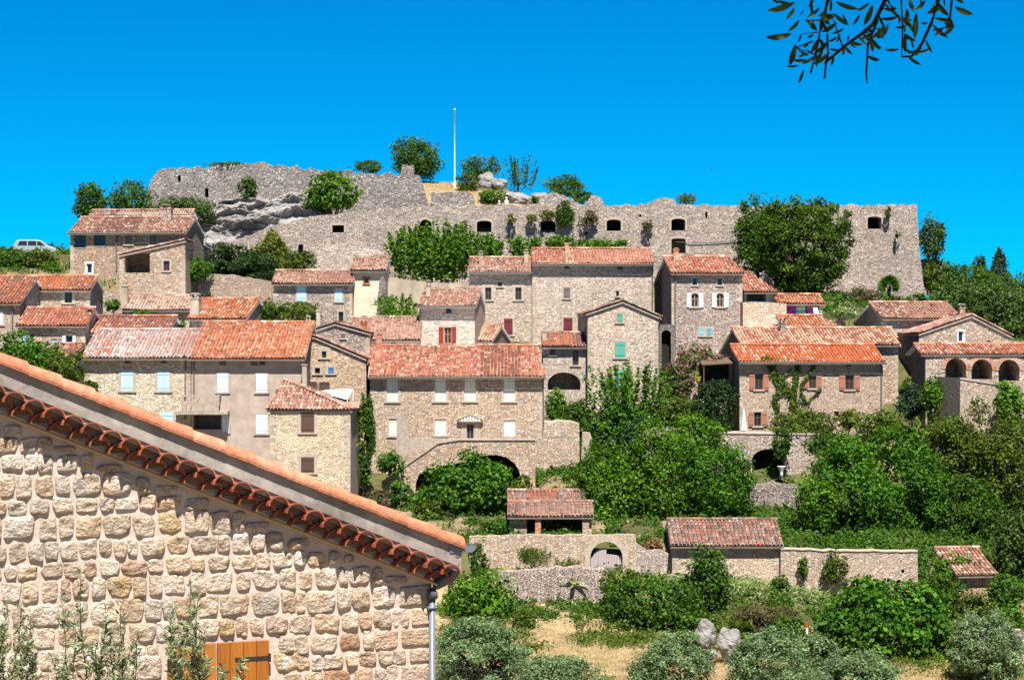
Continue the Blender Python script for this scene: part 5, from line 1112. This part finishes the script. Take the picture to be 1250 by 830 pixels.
# ------------------------------------------------------------------ overhanging tree, upper right
def overhang():
    Y = 6.0; q = lambda x, y: P(900+x/3.571, y/3.571, Y); base = Vector((3.05, 6.2, ground(3.05, 6.2)))
    root = tag(empty('overhanging_tree', base), 'dark almond like branch with narrow drooping leaves hanging into the sky at upper right', 'tree'); b = MB(); pos, ax, sz = [], [], []
    rel = lambda p: Vector(p)-base
    lines = [[(420,-60),(400,0),(375,90),(345,190),(330,310)],[(690,-60),(640,0),(600,100),(540,150),(470,200),(390,270),(388,337)],[(600,100),(575,190),(555,330),(565,365)],[(880,-60),(870,0),(860,90),(820,180),(770,240),(715,250)],[(930,-60),(925,0),(930,120)],[(850,135),(900,125),(955,105)],
             [(375,90),(300,85)],[(345,150),(270,150)],[(470,200),(420,60)],[(330,180),(250,215),(330,245)],[(720,-60),(725,110),(720,240)],[(540,150),(660,110)],[(395,150),(405,240),(388,270)],[(640,0),(700,60),(770,120)]]
    wd = [.007,.0075,.0045,.0065,.005,.003,.003,.002,.0025,.003,.0035,.002,.0035,.003]
    for l, r_ in zip(lines, wd):
        pts = [rel(q(*p)+Vector((0,random.uniform(-.05,.05),0))) for p in l]; N_ = len(pts); b.tube(pts, [r_*(1-.5*k/(N_-1)) for k in range(N_)], 6)
    lv = [((235,148),(115,170)),((250,12),(135,38)),((250,35),(210,90)),((270,90),(220,140)),((255,195),(225,290)),((215,290),(270,285)),((300,262),(240,262)),((290,305),(270,362)),((430,10),(530,40)),((575,15),(525,45)),((590,25),(560,105)),((660,115),(600,175)),((705,215),(640,218)),((745,150),(720,200)),((770,210),(745,170)),((790,230),(840,212)),((950,32),(1018,72)),((830,100),(790,108)),((505,110),(530,65)),((530,160),(560,205)),((420,60),(490,110)),((465,200),(500,240)),((360,35),(300,80)),((410,0),(405,55)),((585,160),(600,220)),((440,160),(400,180)),((345,230),(350,290)),((885,40),(830,55)),((780,60),(775,170)),((700,75),(620,85)),((690,40),(630,45)),((820,5),(770,50)),((690,120),(730,120)),((465,125),(410,150)),((365,55),(395,120)),((180,5),(240,12)),((290,45),(270,70)),((310,30),(340,-10)),((740,40),(735,110)),((750,-10),(760,60)),((800,-10),(805,40)),((850,20),(880,60)),((450,150),(430,190)),((480,180),(490,150)),((360,170),(380,220)),((340,240),(300,215)),((830,60),(860,30)),((660,20),(700,40)),((730,150),(735,230)),((900,-10),(905,30)),((320,0),(330,60)),((150,-5),(190,10)),((375,210),(352,260)),((420,240),(395,255)),((480,100),(455,60))]
    for (a, c_) in lv:
        A, B = q(*a), q(*c_); d = B-A; pos.append(tuple(rel((A+B)/2+Vector((0,random.uniform(-.06,.06),0))))); ax.append(tuple(d.normalized()+Vector((0,random.uniform(-.25,.25),0)))); sz.append(d.length*1.1)
    lm = MB(); rb = random.Random(3); allp = []
    for l in lines:
        for a, b_ in zip(l[:-1], l[1:]):
            for _ in range(max(1, int(math.hypot(b_[0]-a[0], b_[1]-a[1])/30))): t = rb.random(); allp.append((a[0]+(b_[0]-a[0])*t, a[1]+(b_[1]-a[1])*t))
    ex = [(p, (p[0]+rb.uniform(-75,75), min(p[1]+rb.uniform(5,60), 285))) for p in allp if rb.random() < .95 and p[1] < 265]
    for (a, c_) in lv+ex:
        A = rel(q(*a)); B = rel(q(*c_)+Vector((0,rb.uniform(-.04,.04),0))); d = B-A; L = d.length
        if L < .02: continue
        side = (d.cross(Vector((rb.uniform(-.5,.5),-1,rb.uniform(-.4,.4))))).normalized(); bend = Vector((0,0,-.1*L)); w_ = min(.0085, L*.12)*rb.uniform(.8,1.15); cc_ = rb.choice([(.035,.06,.016),(.05,.08,.02),(.028,.045,.012)]); prev = None
        for k in range(7):
            t = k/6; m_ = A+d*t+bend*4*t*(1-t)*.6; wd_ = w_*math.sin(math.pi*min(1,t*.92+.06))**.8*(1 if k < 6 else .1); r_ = (m_-side*wd_, m_+Vector((0,.003,0)), m_+side*wd_)
            if prev: lm.face([prev[0],prev[1],r_[1],r_[0]],0,cc_); lm.face([prev[1],prev[2],r_[2],r_[1]],0,cc_)
            prev = r_
    lm.build('leaves', M['leaf'], root, True); pos, ax, sz = [], [], []
    nv = len(pos); n2 = 15000                                       # crown above the picture
    rr_ = rng.normal(size=(n2,3)); cc = np.array([1.75,5.4,2.55])+unit(rr_)*np.array([1.5,1.7,.95])*rng.uniform(.2,1,(n2,1))**.5
    cc = cc[cc[:,2] > cc[:,1]*.185+.1]
    for p in cc: pos.append(tuple(rel(p))); ax.append((random.uniform(-1,1),random.uniform(-1,1),random.uniform(-1,.2))); sz.append(random.uniform(.07,.11))
    n = len(pos); nr = unit(rng.normal(size=(n,3))*np.where(np.arange(n)<nv,.3,.7)[:,None]+np.array([0,-.9,.2]))
    v, c = leaves_mesh(np.array(pos), nr, np.array(ax), np.array(sz), .27, pick([(.035,.06,.016),(.05,.08,.02),(.028,.045,.012)], n)); mesh_np('crown', v, c, M['leaf'], root)
    t = MB(); t.tube([(0,0,-.5),(-.05,-.05,1.2),(-.15,-.1,2.6),(-.4,-.3,4.6),(-.8,-.5,6.2)], [.16,.13,.11,.08,.05], 9); t.tube([(-.15,-.1,3.4),(-.5,-.1,5.0),(-1.0,-.15,5.3),(-1.6,-.2,5.45)], [.07,.05,.03,.015], 7)
    for (x, y) in ((420,-60),(690,-60),(880,-60),(930,-60),(720,-60)):
        p = rel(q(x,y)); t.tube([p, p+Vector((.05,.05,.35)), Vector((p.x*.6-.3,-.15,5.3))], [.008,.012,.018], 6)
    for k in range(len(b.f)): t.m.append(0); t.c.append((1,1,1))
    off = len(t.v); t.v += b.v; t.f += [tuple(i+off for i in f) for f in b.f]
    t.build('trunk', plain('shaded_bark', (.03,.025,.02), .95, .4, 30, .5, .05), root, True)  # darker than the other bark: canopy shade put into its colour
overhang()
# ------------------------------------------------------------------ plants (label, px, top, bottom, width, distance)
HT = 'trees and bushes on the hilltop'; OV = 'olive trees in the dry field'; WT = 'weeds rooted in the fortress wall'
plant('broadleaf_tree', 'dense olive green tree left of the flagpole, tallest on the hilltop', 506, 165, 226, 76, 224, 'mid', .26, group=HT, lob=.5)
plant('shrub', 'low dark bush left of the tallest hilltop tree', 450, 195, 213, 40, 223, 'mid', .24, group=HT)
plant('broadleaf_tree', 'round dark bush behind grey rocks right of the flagpole', 586, 189, 224, 54, 225, 'mid', .24, lai=3.2, group=HT, lob=.5)
plant('shrub', 'yellow green bush touching the grey rocks right of the flagpole', 571, 210, 238, 32, 217.5, 'olive', .22, group=HT)
plant('broadleaf_tree', 'sparse little tree with upright twigs on the dry mound', 633, 196, 236, 40, 222, 'mid', .22, lai=2.6, style='shoots', group=HT, count=26)
plant('shrub', 'low dark bush on the right shoulder of the hilltop', 690, 214, 241, 60, 224, 'mid', .24, group=HT, lob=.5)
plant('shrub', 'small dark shrub at the right end of the dry mound', 711, 231, 250, 28, 217, 'mid', .22, group=HT)
plant('shrub', 'bright green fig bush below the dry mound beside the two people', 600, 231, 250, 40, 211.5, 'vivid', .26, group=HT)
plant('shrub', 'tiny dark shrub between ruined stones below the dry mound', 653, 238, 250, 14, 210, 'mid', .2, group=HT)
plant('shrub', 'tuft of green grass on top of the fortress wall at right of centre', 838, 238, 252, 24, 208, 'olive', .26, style='shoots', asp=.15, group=HT, onground=False)
plant('shrub', 'dark green mat of herbs on top of the ruined rampart', 276, 197, 205, 50, 214, 'mid', .2, group=HT, onground=False)
plant('broadleaf_tree', 'dark tree at the far left behind the topmost house', 110, 221, 275, 52, 208, 'mid', .27, lob=.5)
plant('broadleaf_tree', 'dark tree behind the chimney of the topmost house', 159, 222, 276, 64, 212, 'mid', .27, lob=.5)
plant('broadleaf_tree', 'soft olive green tree in front of the pale cliff, right of the topmost house', 224, 236, 290, 88, 203, 'oak', .24, lob=.5)
plant('fig_tree', 'large bright bush growing on the ledge under the ruined rampart', 406, 207, 263, 74, 208.6, 'bright', .34, asp=.8)
plant('shrub', 'small bush hanging in a crack of the cliff', 303, 213, 246, 24, 205.5, 'mid', .24, onground=False)
for (lb, px, yt, yb, w_, pal) in (('dark bush hanging from the fortress wall right of the second opening', 690, 243, 281, 25, 'mid'),('yellow green tuft on the fortress wall right of the leftmost arched opening', 624, 261, 275, 14, 'yellow'),('yellow green tuft just left of the second arched opening', 649, 259, 273, 14, 'yellow'),('wide yellow green tuft above the second arched opening', 668, 256, 268, 24, 'yellow'),
   ('dry purple brown bush on the fortress wall left of the middle opening', 719, 256, 277, 26, 'heather'),('green tuft right of the big round tree near the fortress top', 1034, 254, 268, 13, 'olive'),('green tuft right above the rightmost fortress window', 1084, 253, 267, 10, 'olive'),('small tuft right of and below the rightmost fortress window', 1096, 281, 291, 9, 'olive'),
   ('small weed on the fortress wall above the low square opening', 790, 268, 282, 16, 'heather'),('little weed left of the leftmost arched opening', 566, 270, 284, 13, 'olive')):
    plant('wall_weed', lb, px, yt, yb, w_, 204.4, pal, .2, lai=4, group=WT, onground=False, ry=.5, cat='weed')
plant('fig_tree', 'big bright spiky fig thicket before the left half of the fortress', 526, 284, 346, 112, 198, 'bright', .34, style='shoots', count=150, asp=.6, lai=11)
for (lb, px, yt, yb, w_) in (('bright sapling row behind the twin chimneys house', 590, 290, 322, 52),('bright sapling above the tall mullioned house', 640, 292, 318, 40),('bright sapling above the left end of the widest red roof', 690, 291, 316, 46),('low bright sapling above the right half of the widest red roof', 738, 294, 310, 60)):
    plant('sapling', lb, px, yt, yb, w_, 197, 'bright', .36, style='shoots', count=60, asp=.55, lai=9, cat='sapling', group='bright saplings below the fortress')
plant('broadleaf_tree', 'feathery light green tree on the left of the big round tree', 925, 233, 352, 84, 200, 'mid', .28, lob=.45)
plant('broadleaf_tree', 'big dense round dark tree in front of the fortress', 980, 238, 374, 132, 193, 'round', .28, lai=8, lob=.3, inner=.55)
plant('broadleaf_tree', 'dark tree peeping out behind the right end of the fortress', 1137, 262, 320, 40, 211, 'oak', .26, lob=.5)
plant('shrub', 'olive green scrub on the ruined stub right of the fortress', 1138, 318, 360, 32, 208, 'olive', .24)
plant('shrub', 'pinkish oleander left of the palm', 1050, 350, 374, 54, 187, 'oleander', .2)
plant('shrub', 'bright green shrub right of the palm', 1122, 356, 380, 34, 186, 'vivid', .26)
plant('shrub', 'low reddish hedge beside the foot of the palm', 1100, 361, 378, 28, 188, 'heather', .2)
plant('shrub', 'whitish green shrub right of the tiled shelter', 1033, 368, 392, 32, 172, 'pale', .22)
plant('shrub', 'small green shrub above the whitish one right of the tiled shelter', 1028, 358, 376, 24, 178, 'vivid', .24)
OK_ = 'wood on the right hand slope'
for (lb, px, yt, yb, w_, Y, pal, nm) in (('broad oak crown at the left end of the right hand wood', 1172, 334, 430, 80, 196, 'oak', 'oak_tree'),('pale broad oak behind the brick arcade house, front of the wood', 1212, 340, 430, 92, 189, 'oak', 'oak_tree'),('oak at the right edge of the photo in the upper wood', 1256, 345, 430, 84, 191, 'oak', 'oak_tree'),('dark tall oak behind the left end of the wood', 1163, 318, 390, 50, 212, 'mid', 'oak_tree'),('dark oak behind the right end of the wood', 1238, 330, 400, 70, 212, 'oak', 'oak_tree'),('oak filling the gap right of the fortress end', 1150, 350, 430, 56, 200, 'oak', 'oak_tree'),('middle oak of the upper wood', 1200, 322, 400, 76, 206, 'mid', 'oak_tree'),('low oak right behind the rightmost gable roof', 1244, 385, 440, 60, 180, 'oak', 'oak_tree'),
   ('left one of two pointed conifers above the wood', 1197, 304, 375, 34, 222, 'blue', 'conifer_tree'),('right one of two pointed conifers above the wood', 1218, 302, 375, 40, 224, 'blue', 'conifer_tree')):
    plant(nm, lb, px, yt, yb, w_, Y, pal, .27, group=OK_, lai=6.5, lob=.4, taper=.7 if 'conifer' in nm else 0)
plant('broadleaf_tree', 'olive green tree at the left edge beside the parked car', 8, 298, 340, 50, 184, 'mid', .25)
plant('shrub', 'round olive bush in front of the parked car', 48, 303, 338, 62, 183.5, 'olive', .22, lai=6)
plant('shrub', 'bright green bush right below the parked car', 64, 321, 338, 30, 182.5, 'bright', .28)
plant('shrub', 'low bush left below the parked car', 22, 304, 338, 44, 184.5, 'mid', .24)
plant('shrub', 'twiggy bush behind the bonnet of the parked car', 60, 296, 314, 22, 197, 'blue', .2, lai=2)
plant('cedar_tree', 'dark flat layered tree spreading right of the stone annex', 292, 296, 372, 126, 184.5, 'dark', .26, lai=7, lob=.55)
plant('conifer_tree', 'yellow green pointed tree behind the dark layered tree', 331, 281, 345, 62, 190, 'yellow', .24, lob=.1, taper=.75, lai=7)
plant('shrub', 'olive coloured bush above the long pale blue shuttered house', 366, 303, 336, 46, 188, 'olive', .24)
plant('shrub', 'lighter leafy creeper over the terrace wall beside the stone annex', 240, 312, 345, 40, 178.3, 'vivid', .26)
plant('shrub', 'leafy bush at the left of the olive hedge above the orange patched roof', 326, 366, 402, 34, 169, 'mid', .25)
plant('shrub', 'yellowish hedge above the orange patched roof', 360, 367, 402, 60, 168.5, 'olive', .26, lai=6)
plant('shrub', 'little weed on the rough terrace wall below the topmost house', 117, 347, 362, 14, 172, 'mid', .22, onground=False)
plant('shrub', 'bright weed left of the low pink roofed shed', 138, 364, 381, 24, 171.5, 'vivid', .25, onground=False)
plant('shrub', 'green bush growing inside the wide dark shed doorway', 176, 378, 388, 36, 170.6, 'vivid', .24, onground=False)
plant('shrub', 'small green shrub left of the squat plastered chimney', 223, 391, 404, 12, 163.8, 'vivid', .22, onground=False)
plant('shrub', 'spiky green tufts on the ledge below the ochre garden wall', 484, 364, 392, 58, 173.5, 'bright', .3, style='shoots', count=30)
plant('shrub', 'leafy green bush behind the near roof at the left edge', 24, 402, 462, 56, 150, 'vivid', .26, group='bushes behind the near roof')
plant('shrub', 'bright green bush in the middle behind the near roof', 54, 412, 465, 50, 149, 'vivid', .26, group='bushes behind the near roof')
plant('shrub', 'olive green bush right of the others behind the near roof', 80, 428, 480, 54, 148, 'olive', .24, group='bushes behind the near roof')
plant('shrub', 'last small sprig behind the near roof before the cream house', 110, 462, 485, 28, 148.5, 'olive', .22, group='bushes behind the near roof')
# centre
plant('climbing_plant', 'tall climbing plant between the pavilion and the broad tan house', 447, 472, 604, 24, 150.2, 'mid', .24, cat='climber', tree=False, lai=6)
plant('climbing_plant', 'creeper draped over the left arch beside the climbing plant', 476, 548, 582, 38, 150, 'vivid', .22, cat='climber', tree=False, onground=False)
plant('shrub', 'round green bush at the left foot of the arched ramp', 487, 582, 618, 34, 147.5, 'vivid', .24)
plant('fig_tree', 'bright rounded tree in front of the wide dark arch', 574, 552, 652, 138, 146, 'vivid', .24, asp=.75, lai=7)
plant('shrub', 'yellowish sprig at the right end of the wide dark arch', 638, 577, 605, 24, 149, 'yellow', .24)
plant('shrub', 'low hedge left of the pillared loggia', 610, 632, 654, 52, 140, 'mid', .2, lai=7)
plant('shrub', 'pinkish shrub behind the lower end of the near roof', 455, 596, 640, 46, 146, 'oleander', .22)
plant('shrub', 'light green scrub at the left below the bright rounded tree', 522, 608, 655, 44, 144, 'olive', .24)
plant('shrub', 'lime green bush under the round arched terrace', 681, 477, 520, 36, 160, 'bright', .26)
plant('shrub', 'leafy bush below the round arched terrace', 705, 486, 540, 60, 158.6, 'mid', .26)
plant('shrub', 'olive green bush behind the pale leaning slab', 735, 510, 575, 66, 156, 'mid', .26)
plant('tall_shrub', 'tall shrub of upright leafy shoots before the green shuttered gable', 772, 456, 535, 80, 157.5, 'vivid', .36, style='shoots', count=60, cat='shrub', lai=7, asp=.4)
plant('tall_shrub', 'bright leafy base of the upright shoots', 760, 490, 540, 96, 156.8, 'vivid', .28, cat='shrub')
plant('oleander_bush', 'reddish oleander left of the yellow flower pot', 828, 438, 492, 44, 158.6, 'oleander', .22, cat='shrub', lai=5)
plant('rose_bush', 'pink flowering rose bush above the garden shelter', 852, 420, 456, 62, 161, 'rose', .26, cat='shrub')
plant('shrub', 'rosy olive coloured bush between the tall shoots and the dark round bush', 828, 482, 535, 62, 156, 'olive', .22)
plant('round_shrub', 'dark green round clipped bush left of the closed white parasol', 876, 465, 534, 52, 154.8, 'dark', .22, lai=7, cat='shrub', inner=.7)
plant('shrub', 'grey green bush in front of the tall shoots', 783, 505, 555, 50, 153.6, 'blue', .24)
BT = 'big leafy trees on the middle terraces'
for (lb, px, yt, yb, w_, Y, pal) in (('bright tree at the left of the big central clump, above the lilac gate', 740, 545, 662, 96, 145, 'bright'),('largest tree of the central clump, left of the dark low arch', 800, 510, 665, 122, 145.5, 'bright'),('right hand tree of the central clump, reaching the dark low arch', 872, 528, 655, 112, 145, 'vivid'),('leafy shrubby tree behind the central clump below the dark round bush', 845, 505, 580, 90, 150, 'bright'),('small tree low on the left of the central clump', 714, 560, 625, 46, 146.5, 'mid'),
   ('broad bright tree left in the right hand clump, over the long pale terrace wall', 1035, 528, 675, 118, 144, 'vivid'),('largest spreading tree of the right hand clump', 1105, 515, 700, 150, 146, 'vivid'),('yellow green tree below the brick arcade', 1170, 505, 610, 110, 151, 'olive'),('olive toned tree at the right edge below the ivy', 1228, 505, 640, 80, 149, 'olive'),('small bright tree left front of the right hand clump', 998, 575, 655, 62, 142, 'bright'),('dark green tree between the hut roof and the right edge', 1246, 618, 720, 74, 139, 'oak'),('dense tree in the shade above the hut roof', 1180, 575, 680, 100, 146, 'mid')):
    plant('broadleaf_tree', lb, px, yt, yb, w_, Y, pal, .235, group=BT, lai=5.5, lob=.45)
plant('hedge', 'shaggy green pergola hedge at the foot of the ivy', 980, 496, 548, 88, 155, 'olive', .22, cat='hedge', lai=6, group=None)
plant('shrub', 'plant trailing over the terrace wall right of the dark low arch', 953, 520, 560, 30, 152, 'mid', .22, onground=False)
plant('shrub', 'bright shrub right of the pergola hedge', 1035, 498, 528, 34, 155.5, 'yellow', .26)
plant('shrub', 'olive tinted shrubs below the right corner of the orange roofed house', 1075, 498, 545, 70, 154.5, 'olive', .25)
plant('shrub', 'grey green bush on the terrace below the pergola', 1010, 520, 560, 70, 150, 'mid', .24)
plant('shrub', 'dark climbing bush left of the ivy column at the arcade', 1115, 468, 515, 44, 157, 'blue', .24)
plant('ivy', 'ivy clad column left of the sloping terrace wall', 1138, 456, 512, 28, 155, 'bright', .22, cat='ivy', tree=False, lai=7)
plant('ivy', 'thick ivy covering the terrace wall at the right edge', 1234, 466, 524, 46, 151.5, 'bright', .24, cat='ivy', tree=False, lai=7)
plant('ivy', 'thin creeper on the sloping terrace wall below the arches', 1195, 480, 520, 34, 151.4, 'olive', .18, cat='ivy', tree=False, lai=1.6, onground=False, ry=.3)
plant('shrub', 'sunlit bush left of the hut roof', 1165, 672, 720, 56, 134, 'bright', .26)
plant('shrub', 'leafy bush below the hut roof', 1150, 700, 745, 70, 131, 'mid', .26)
plant('shrub', 'shaded bush right below the hut roof', 1225, 700, 750, 60, 130, 'mid', .25)
plant('shrub', 'pale bush on the right terrace above the lower right wall', 1190, 720, 765, 50, 126, 'olive', .24)
# lower slope
plant('conical_shrub', 'dark conical shrub in front of the sagging tiled shed', 862, 664, 760, 58, 130, 'mid', .24, cat='shrub', lai=6, lob=.15)
plant('round_shrub', 'big dark rounded thicket under the white variegated agave', 792, 700, 800, 140, 127, 'mid', .25, cat='shrub', lai=6, inner=.6)
plant('round_shrub', 'yellowish tipped bush on top of the dark rounded thicket', 757, 692, 730, 60, 129, 'olive', .24, cat='shrub')
plant('shrub', 'rusty dry bush right of the lilac gate', 796, 655, 684, 36, 137, 'brown', .18, lai=4)
plant('shrub', 'dark heathery tuft left on the pale ground cover', 652, 671, 692, 40, 133.8, 'olive', .2, style='shoots', asp=.2, count=40)
plant('shrub', 'smaller heathery tuft left of the lilac gate', 692, 684, 702, 28, 133.4, 'olive', .2, style='shoots', asp=.2, count=30)
plant('fig_tree', 'large dense big leaved fig at the bottom right', 1075, 703, 840, 188, 121, 'vivid', .27, asp=.8, lai=9, inner=.6, lob=.3, clumps=220)
plant('shrub', 'bright leafy thicket right of the near house downpipe', 582, 690, 775, 100, 127, 'bright', .28, lai=5.5)
plant('shrub', 'thin dark conifer like shrub above the leafy thicket', 584, 655, 715, 24, 133.5, 'mid', .22)
plant('shrub', 'small bush on the pale terrace wall right of the dark conical shrub', 953, 700, 728, 26, 132, 'mid', .22)
plant('shrub', 'creeper on the long pale terrace wall, left of middle', 981, 678, 708, 14, 134.2, 'mid', .2, onground=False, ry=.4)
plant('shrub', 'larger creeper on the long pale terrace wall, right of middle', 1019, 670, 715, 34, 134.1, 'olive', .2, onground=False, ry=.5, lai=3)
plant('shrub', 'reddish heather bank below the pale terrace wall', 935, 735, 775, 90, 123.5, 'heather', .2, lai=5)
plant('shrub', 'green scrub around the big pale boulder', 905, 755, 790, 40, 121, 'olive', .22)
for k, (lb, px, yt, yb, w_, Y) in enumerate((('silver green olive tree nearest the wall corner at lower left', 583, 742, 860, 132, 111),('low olive tree second from the left in the dry field', 684, 788, 880, 122, 107),('olive tree with two tiers of foliage below the dark thicket', 820, 772, 880, 112, 109),('upright olive tree left of the large fig', 938, 764, 880, 122, 108.5),('broad low olive tree before the large fig', 1055, 788, 890, 140, 105),('blue grey olive tree at the bottom right', 1203, 742, 845, 112, 113.5),('olive foliage just left of the large fig', 1000, 768, 850, 70, 112))):
    plant('olive_tree', lb, px, yt, yb, w_, Y, 'silver', .19, lai=7, group=OV, asp=.34, lob=.4, clumps=170, cs=.2, up=.8, inner=.5)
plant('shrub', 'tangle of green scrub left of the big pale boulder', 850, 745, 800, 50, 120.5, 'mid', .22)
plant('shrub', 'green scrub at the foot of the heather bank', 960, 752, 800, 60, 120, 'mid', .22)
plant('shrub', 'wild bush right of the large fig', 1178, 760, 810, 50, 119.5, 'mid', .23)
plant('shrub', 'low dry scrub on the drystone terrace edge left', 640, 745, 778, 36, 125.5, 'olive', .2)
plant('shrub', 'yellow green bush on the right terrace above the corner wall', 1232, 738, 785, 44, 123, 'bright', .24)
# palm, agave
def palm():
    C = P(1085, 378, 189.5); top = P(1085, 349, 189.5)-C; root = tag(empty('palm_tree', C), 'small fan palm before the right end of the fortress', 'palm'); t = MB()
    t.tube([(0,0,-.5),(.05,0,top.z*.5),(0,0,top.z)], [.2,.17,.19], 9); t.build('trunk', M['bark'], root, True); pos, ax, nr, sz = [], [], [], []
    for k in range(34):
        a = 2*math.pi*k*.382; el = random.uniform(-.35,1.45); d = Vector((math.cos(a)*math.cos(el), math.sin(a)*math.cos(el), math.sin(el))); h = Vector(top)+d*.42; rl = random.uniform(-1.4,1.4)
        for q in range(16):
            w_ = (q-7.5)/7.5*1.25; s = d.cross(Vector((0,0,1))).normalized(); s = s*math.cos(rl)+s.cross(d)*math.sin(rl); f = (d*math.cos(w_)+s*math.sin(w_)).normalized(); f.z -= .12; pos.append(tuple(h+f*.36)); ax.append(tuple(f)); nr.append(tuple(s.cross(d)+Vector((0,0,.1)))); sz.append(.72)
    n = len(pos); v, c = leaves_mesh(np.array(pos), unit(np.array(nr)), np.array(ax), np.array(sz), .13, pick('vivid', n)); mesh_np('crown', v, c, M['leaf'], root)
palm()
def agave(label, px, py, Y, s, pal):
    C = P(px, py, Y); root = tag(empty('agave', C), label, 'agave'); g = MB()
    for k in range(26):
        a = k*2.4; el = random.uniform(.25,1.35); L = s*random.uniform(.7,1); prev = None; sd = Vector((-math.sin(a), math.cos(a), 0))
        for q in range(6):
            t = q/5; e2 = el-.9*t*t; c_ = Vector((math.cos(a)*math.cos(el)*t*L, math.sin(a)*math.cos(el)*t*L, L*(math.sin(el)*t-.35*t*t))); w_ = .085*s*(1-t**2)+.004; r_ = (c_-sd*w_, c_+Vector((0,0,-.02)), c_+sd*w_)
            if prev:
                g.face([prev[0], prev[1], r_[1], r_[0]], 0, random.choice(pal)); g.face([prev[1], prev[2], r_[2], r_[1]], 0, random.choice(pal))
            prev = r_
    g.build('leaves', M['leaf'], root)
agave('white edged agave rosette below the lilac gate', 700, 716, 130.6, 1.35, [(.62,.62,.46),(.68,.66,.52),(.16,.24,.10)])
# ivy on the facade of the orange roofed house
def facade_ivy():
    root = tag(empty('ivy', bpl.O, bpl.yaw), 'ivy climbing in a crooked cross over the facade of the orange roofed house', 'ivy'); b = MB(); pos = []
    for l, r_, dn in (([(968,500),(968,482),(955,470),(944,455),(938,442),(934,438)], .75, 900),([(968,482),(972,462),(974,448),(973,440)], .38, 420),([(985,492),(978,480),(978,470),(982,464),(990,452),(996,442)], .22, 260),([(968,490),(985,492),(997,478),(1002,474)], .12, 90),([(930,440),(950,440),(965,441),(1000,441)], .3, 300),([(950,500),(944,490),(950,478)], .35, 220),([(948,474),(955,460),(966,450)], .1, 60),([(945,490),(960,472)], .08, 60)):
        pts = [bpl.uz(*p) for p in l]; b.tube([(u,-.05,z) for u, z in pts], .025, 5)
        for k in range(dn):
            i = random.randrange(len(pts)-1); t = random.random(); u = pts[i][0]+(pts[i+1][0]-pts[i][0])*t; z = pts[i][1]+(pts[i+1][1]-pts[i][1])*t
            pos.append((u+random.gauss(0,r_*.26), -.06-abs(random.gauss(0,.09)), z+random.gauss(0,r_*.24)))
    n = len(pos); v, c = leaves_mesh(np.array(pos), unit(rng.normal(size=(n,3))*.5+np.array([0,-.8,.4])), rng.normal(size=(n,3)),   .17*rng.uniform(.6,1.3,n), .8, pick('olive', n)); mesh_np('foliage', v, c, M['leaf'], root); b.build('stem', M['bark'], root)
facade_ivy()
# uncountable ground cover
def cover(name, label, boxes, n, leaf, pal, hgt, asp=.4, up=.6, clump=0):
    vs, cs = [], []
    for (x0, x1, Y0, Y1, wgt) in boxes:
        k = int(n*wgt); Y = rng.uniform(Y0, Y1, k); px = rng.uniform(x0, x1, k); X = (px-625)/F*Y
        if clump:
            m_ = max(4, k//clump); cx, cy = X[:m_], Y[:m_]; j = rng.integers(0, m_, k); rr_ = rng.uniform(.4,1.1,m_); X = cx[j]+rng.normal(size=k)*.42*rr_[j]; Y = cy[j]+rng.normal(size=k)*.42*rr_[j]
        Z = np.array([ground(a, b) for a, b in zip(X, Y)])
        if clump: Z += np.abs(rng.normal(size=k))*hgt*.6*rr_[j]*np.exp(-((X-cx[j])**2+(Y-cy[j])**2)/(.5*rr_[j]**2))+.1
        else: Z += hgt*.3
        pos = np.stack([X,Y,Z],1); ax = rng.normal(size=(k,3))*.45+np.array([0,0,1 if asp < .3 else .2]); nr = unit(rng.normal(size=(k,3))*.6+np.array([0,-.4,up]))
        v, c = leaves_mesh(pos, nr, ax, leaf*rng.uniform(.6,1.4,k), asp, pick(pal, k)); vs.append(v); cs.append(c)
    o = mesh_np(name, np.concatenate(vs), np.concatenate(cs), M['leaf']); tag(o, label, 'ground cover', None, 'stuff')
cover('pale_ground_cover', 'pale yellow green ground cover along the foot of the terrace walls', [(595,735,131.8,134.9,.5),(775,860,131.5,134,.15),(885,1010,131.2,133.8,.45),(1190,1260,121,124,.12)], 9000, .26, 'pale', .5, .3, .6, 40)
cover('undergrowth', 'tangled low green undergrowth between the terraces', [(840,1270,136.5,148,.35),(480,1260,137,156,.5),(660,900,153,160,.15),(1000,1270,152,165,.15),(560,1260,126,134,.2),(990,1200,176,203,.15),(0,470,168,200,.3)], 60000, .25, 'mid', .55, .55, .6, 45)
cover('undergrowth', 'olive coloured scrub on the rough banks of the slope', [(700,960,121,131,.45),(1000,1260,114,132,.4),(540,660,120,130,.2),(1110,1200,203,214,.1)], 24000, .22, 'olive', .5, .4, .6, 40)
cover('dry_grass', 'straw coloured dry grass on the hilltop and in the field', [(520,720,206.5,232,.45),(380,520,215,226,.14),(190,380,214,218,.14),(520,1260,104,126,1.6)], 30000, .22, [(.42,.31,.14),(.36,.26,.11),(.48,.37,.19),(.30,.22,.10)], .3, .10, .3)
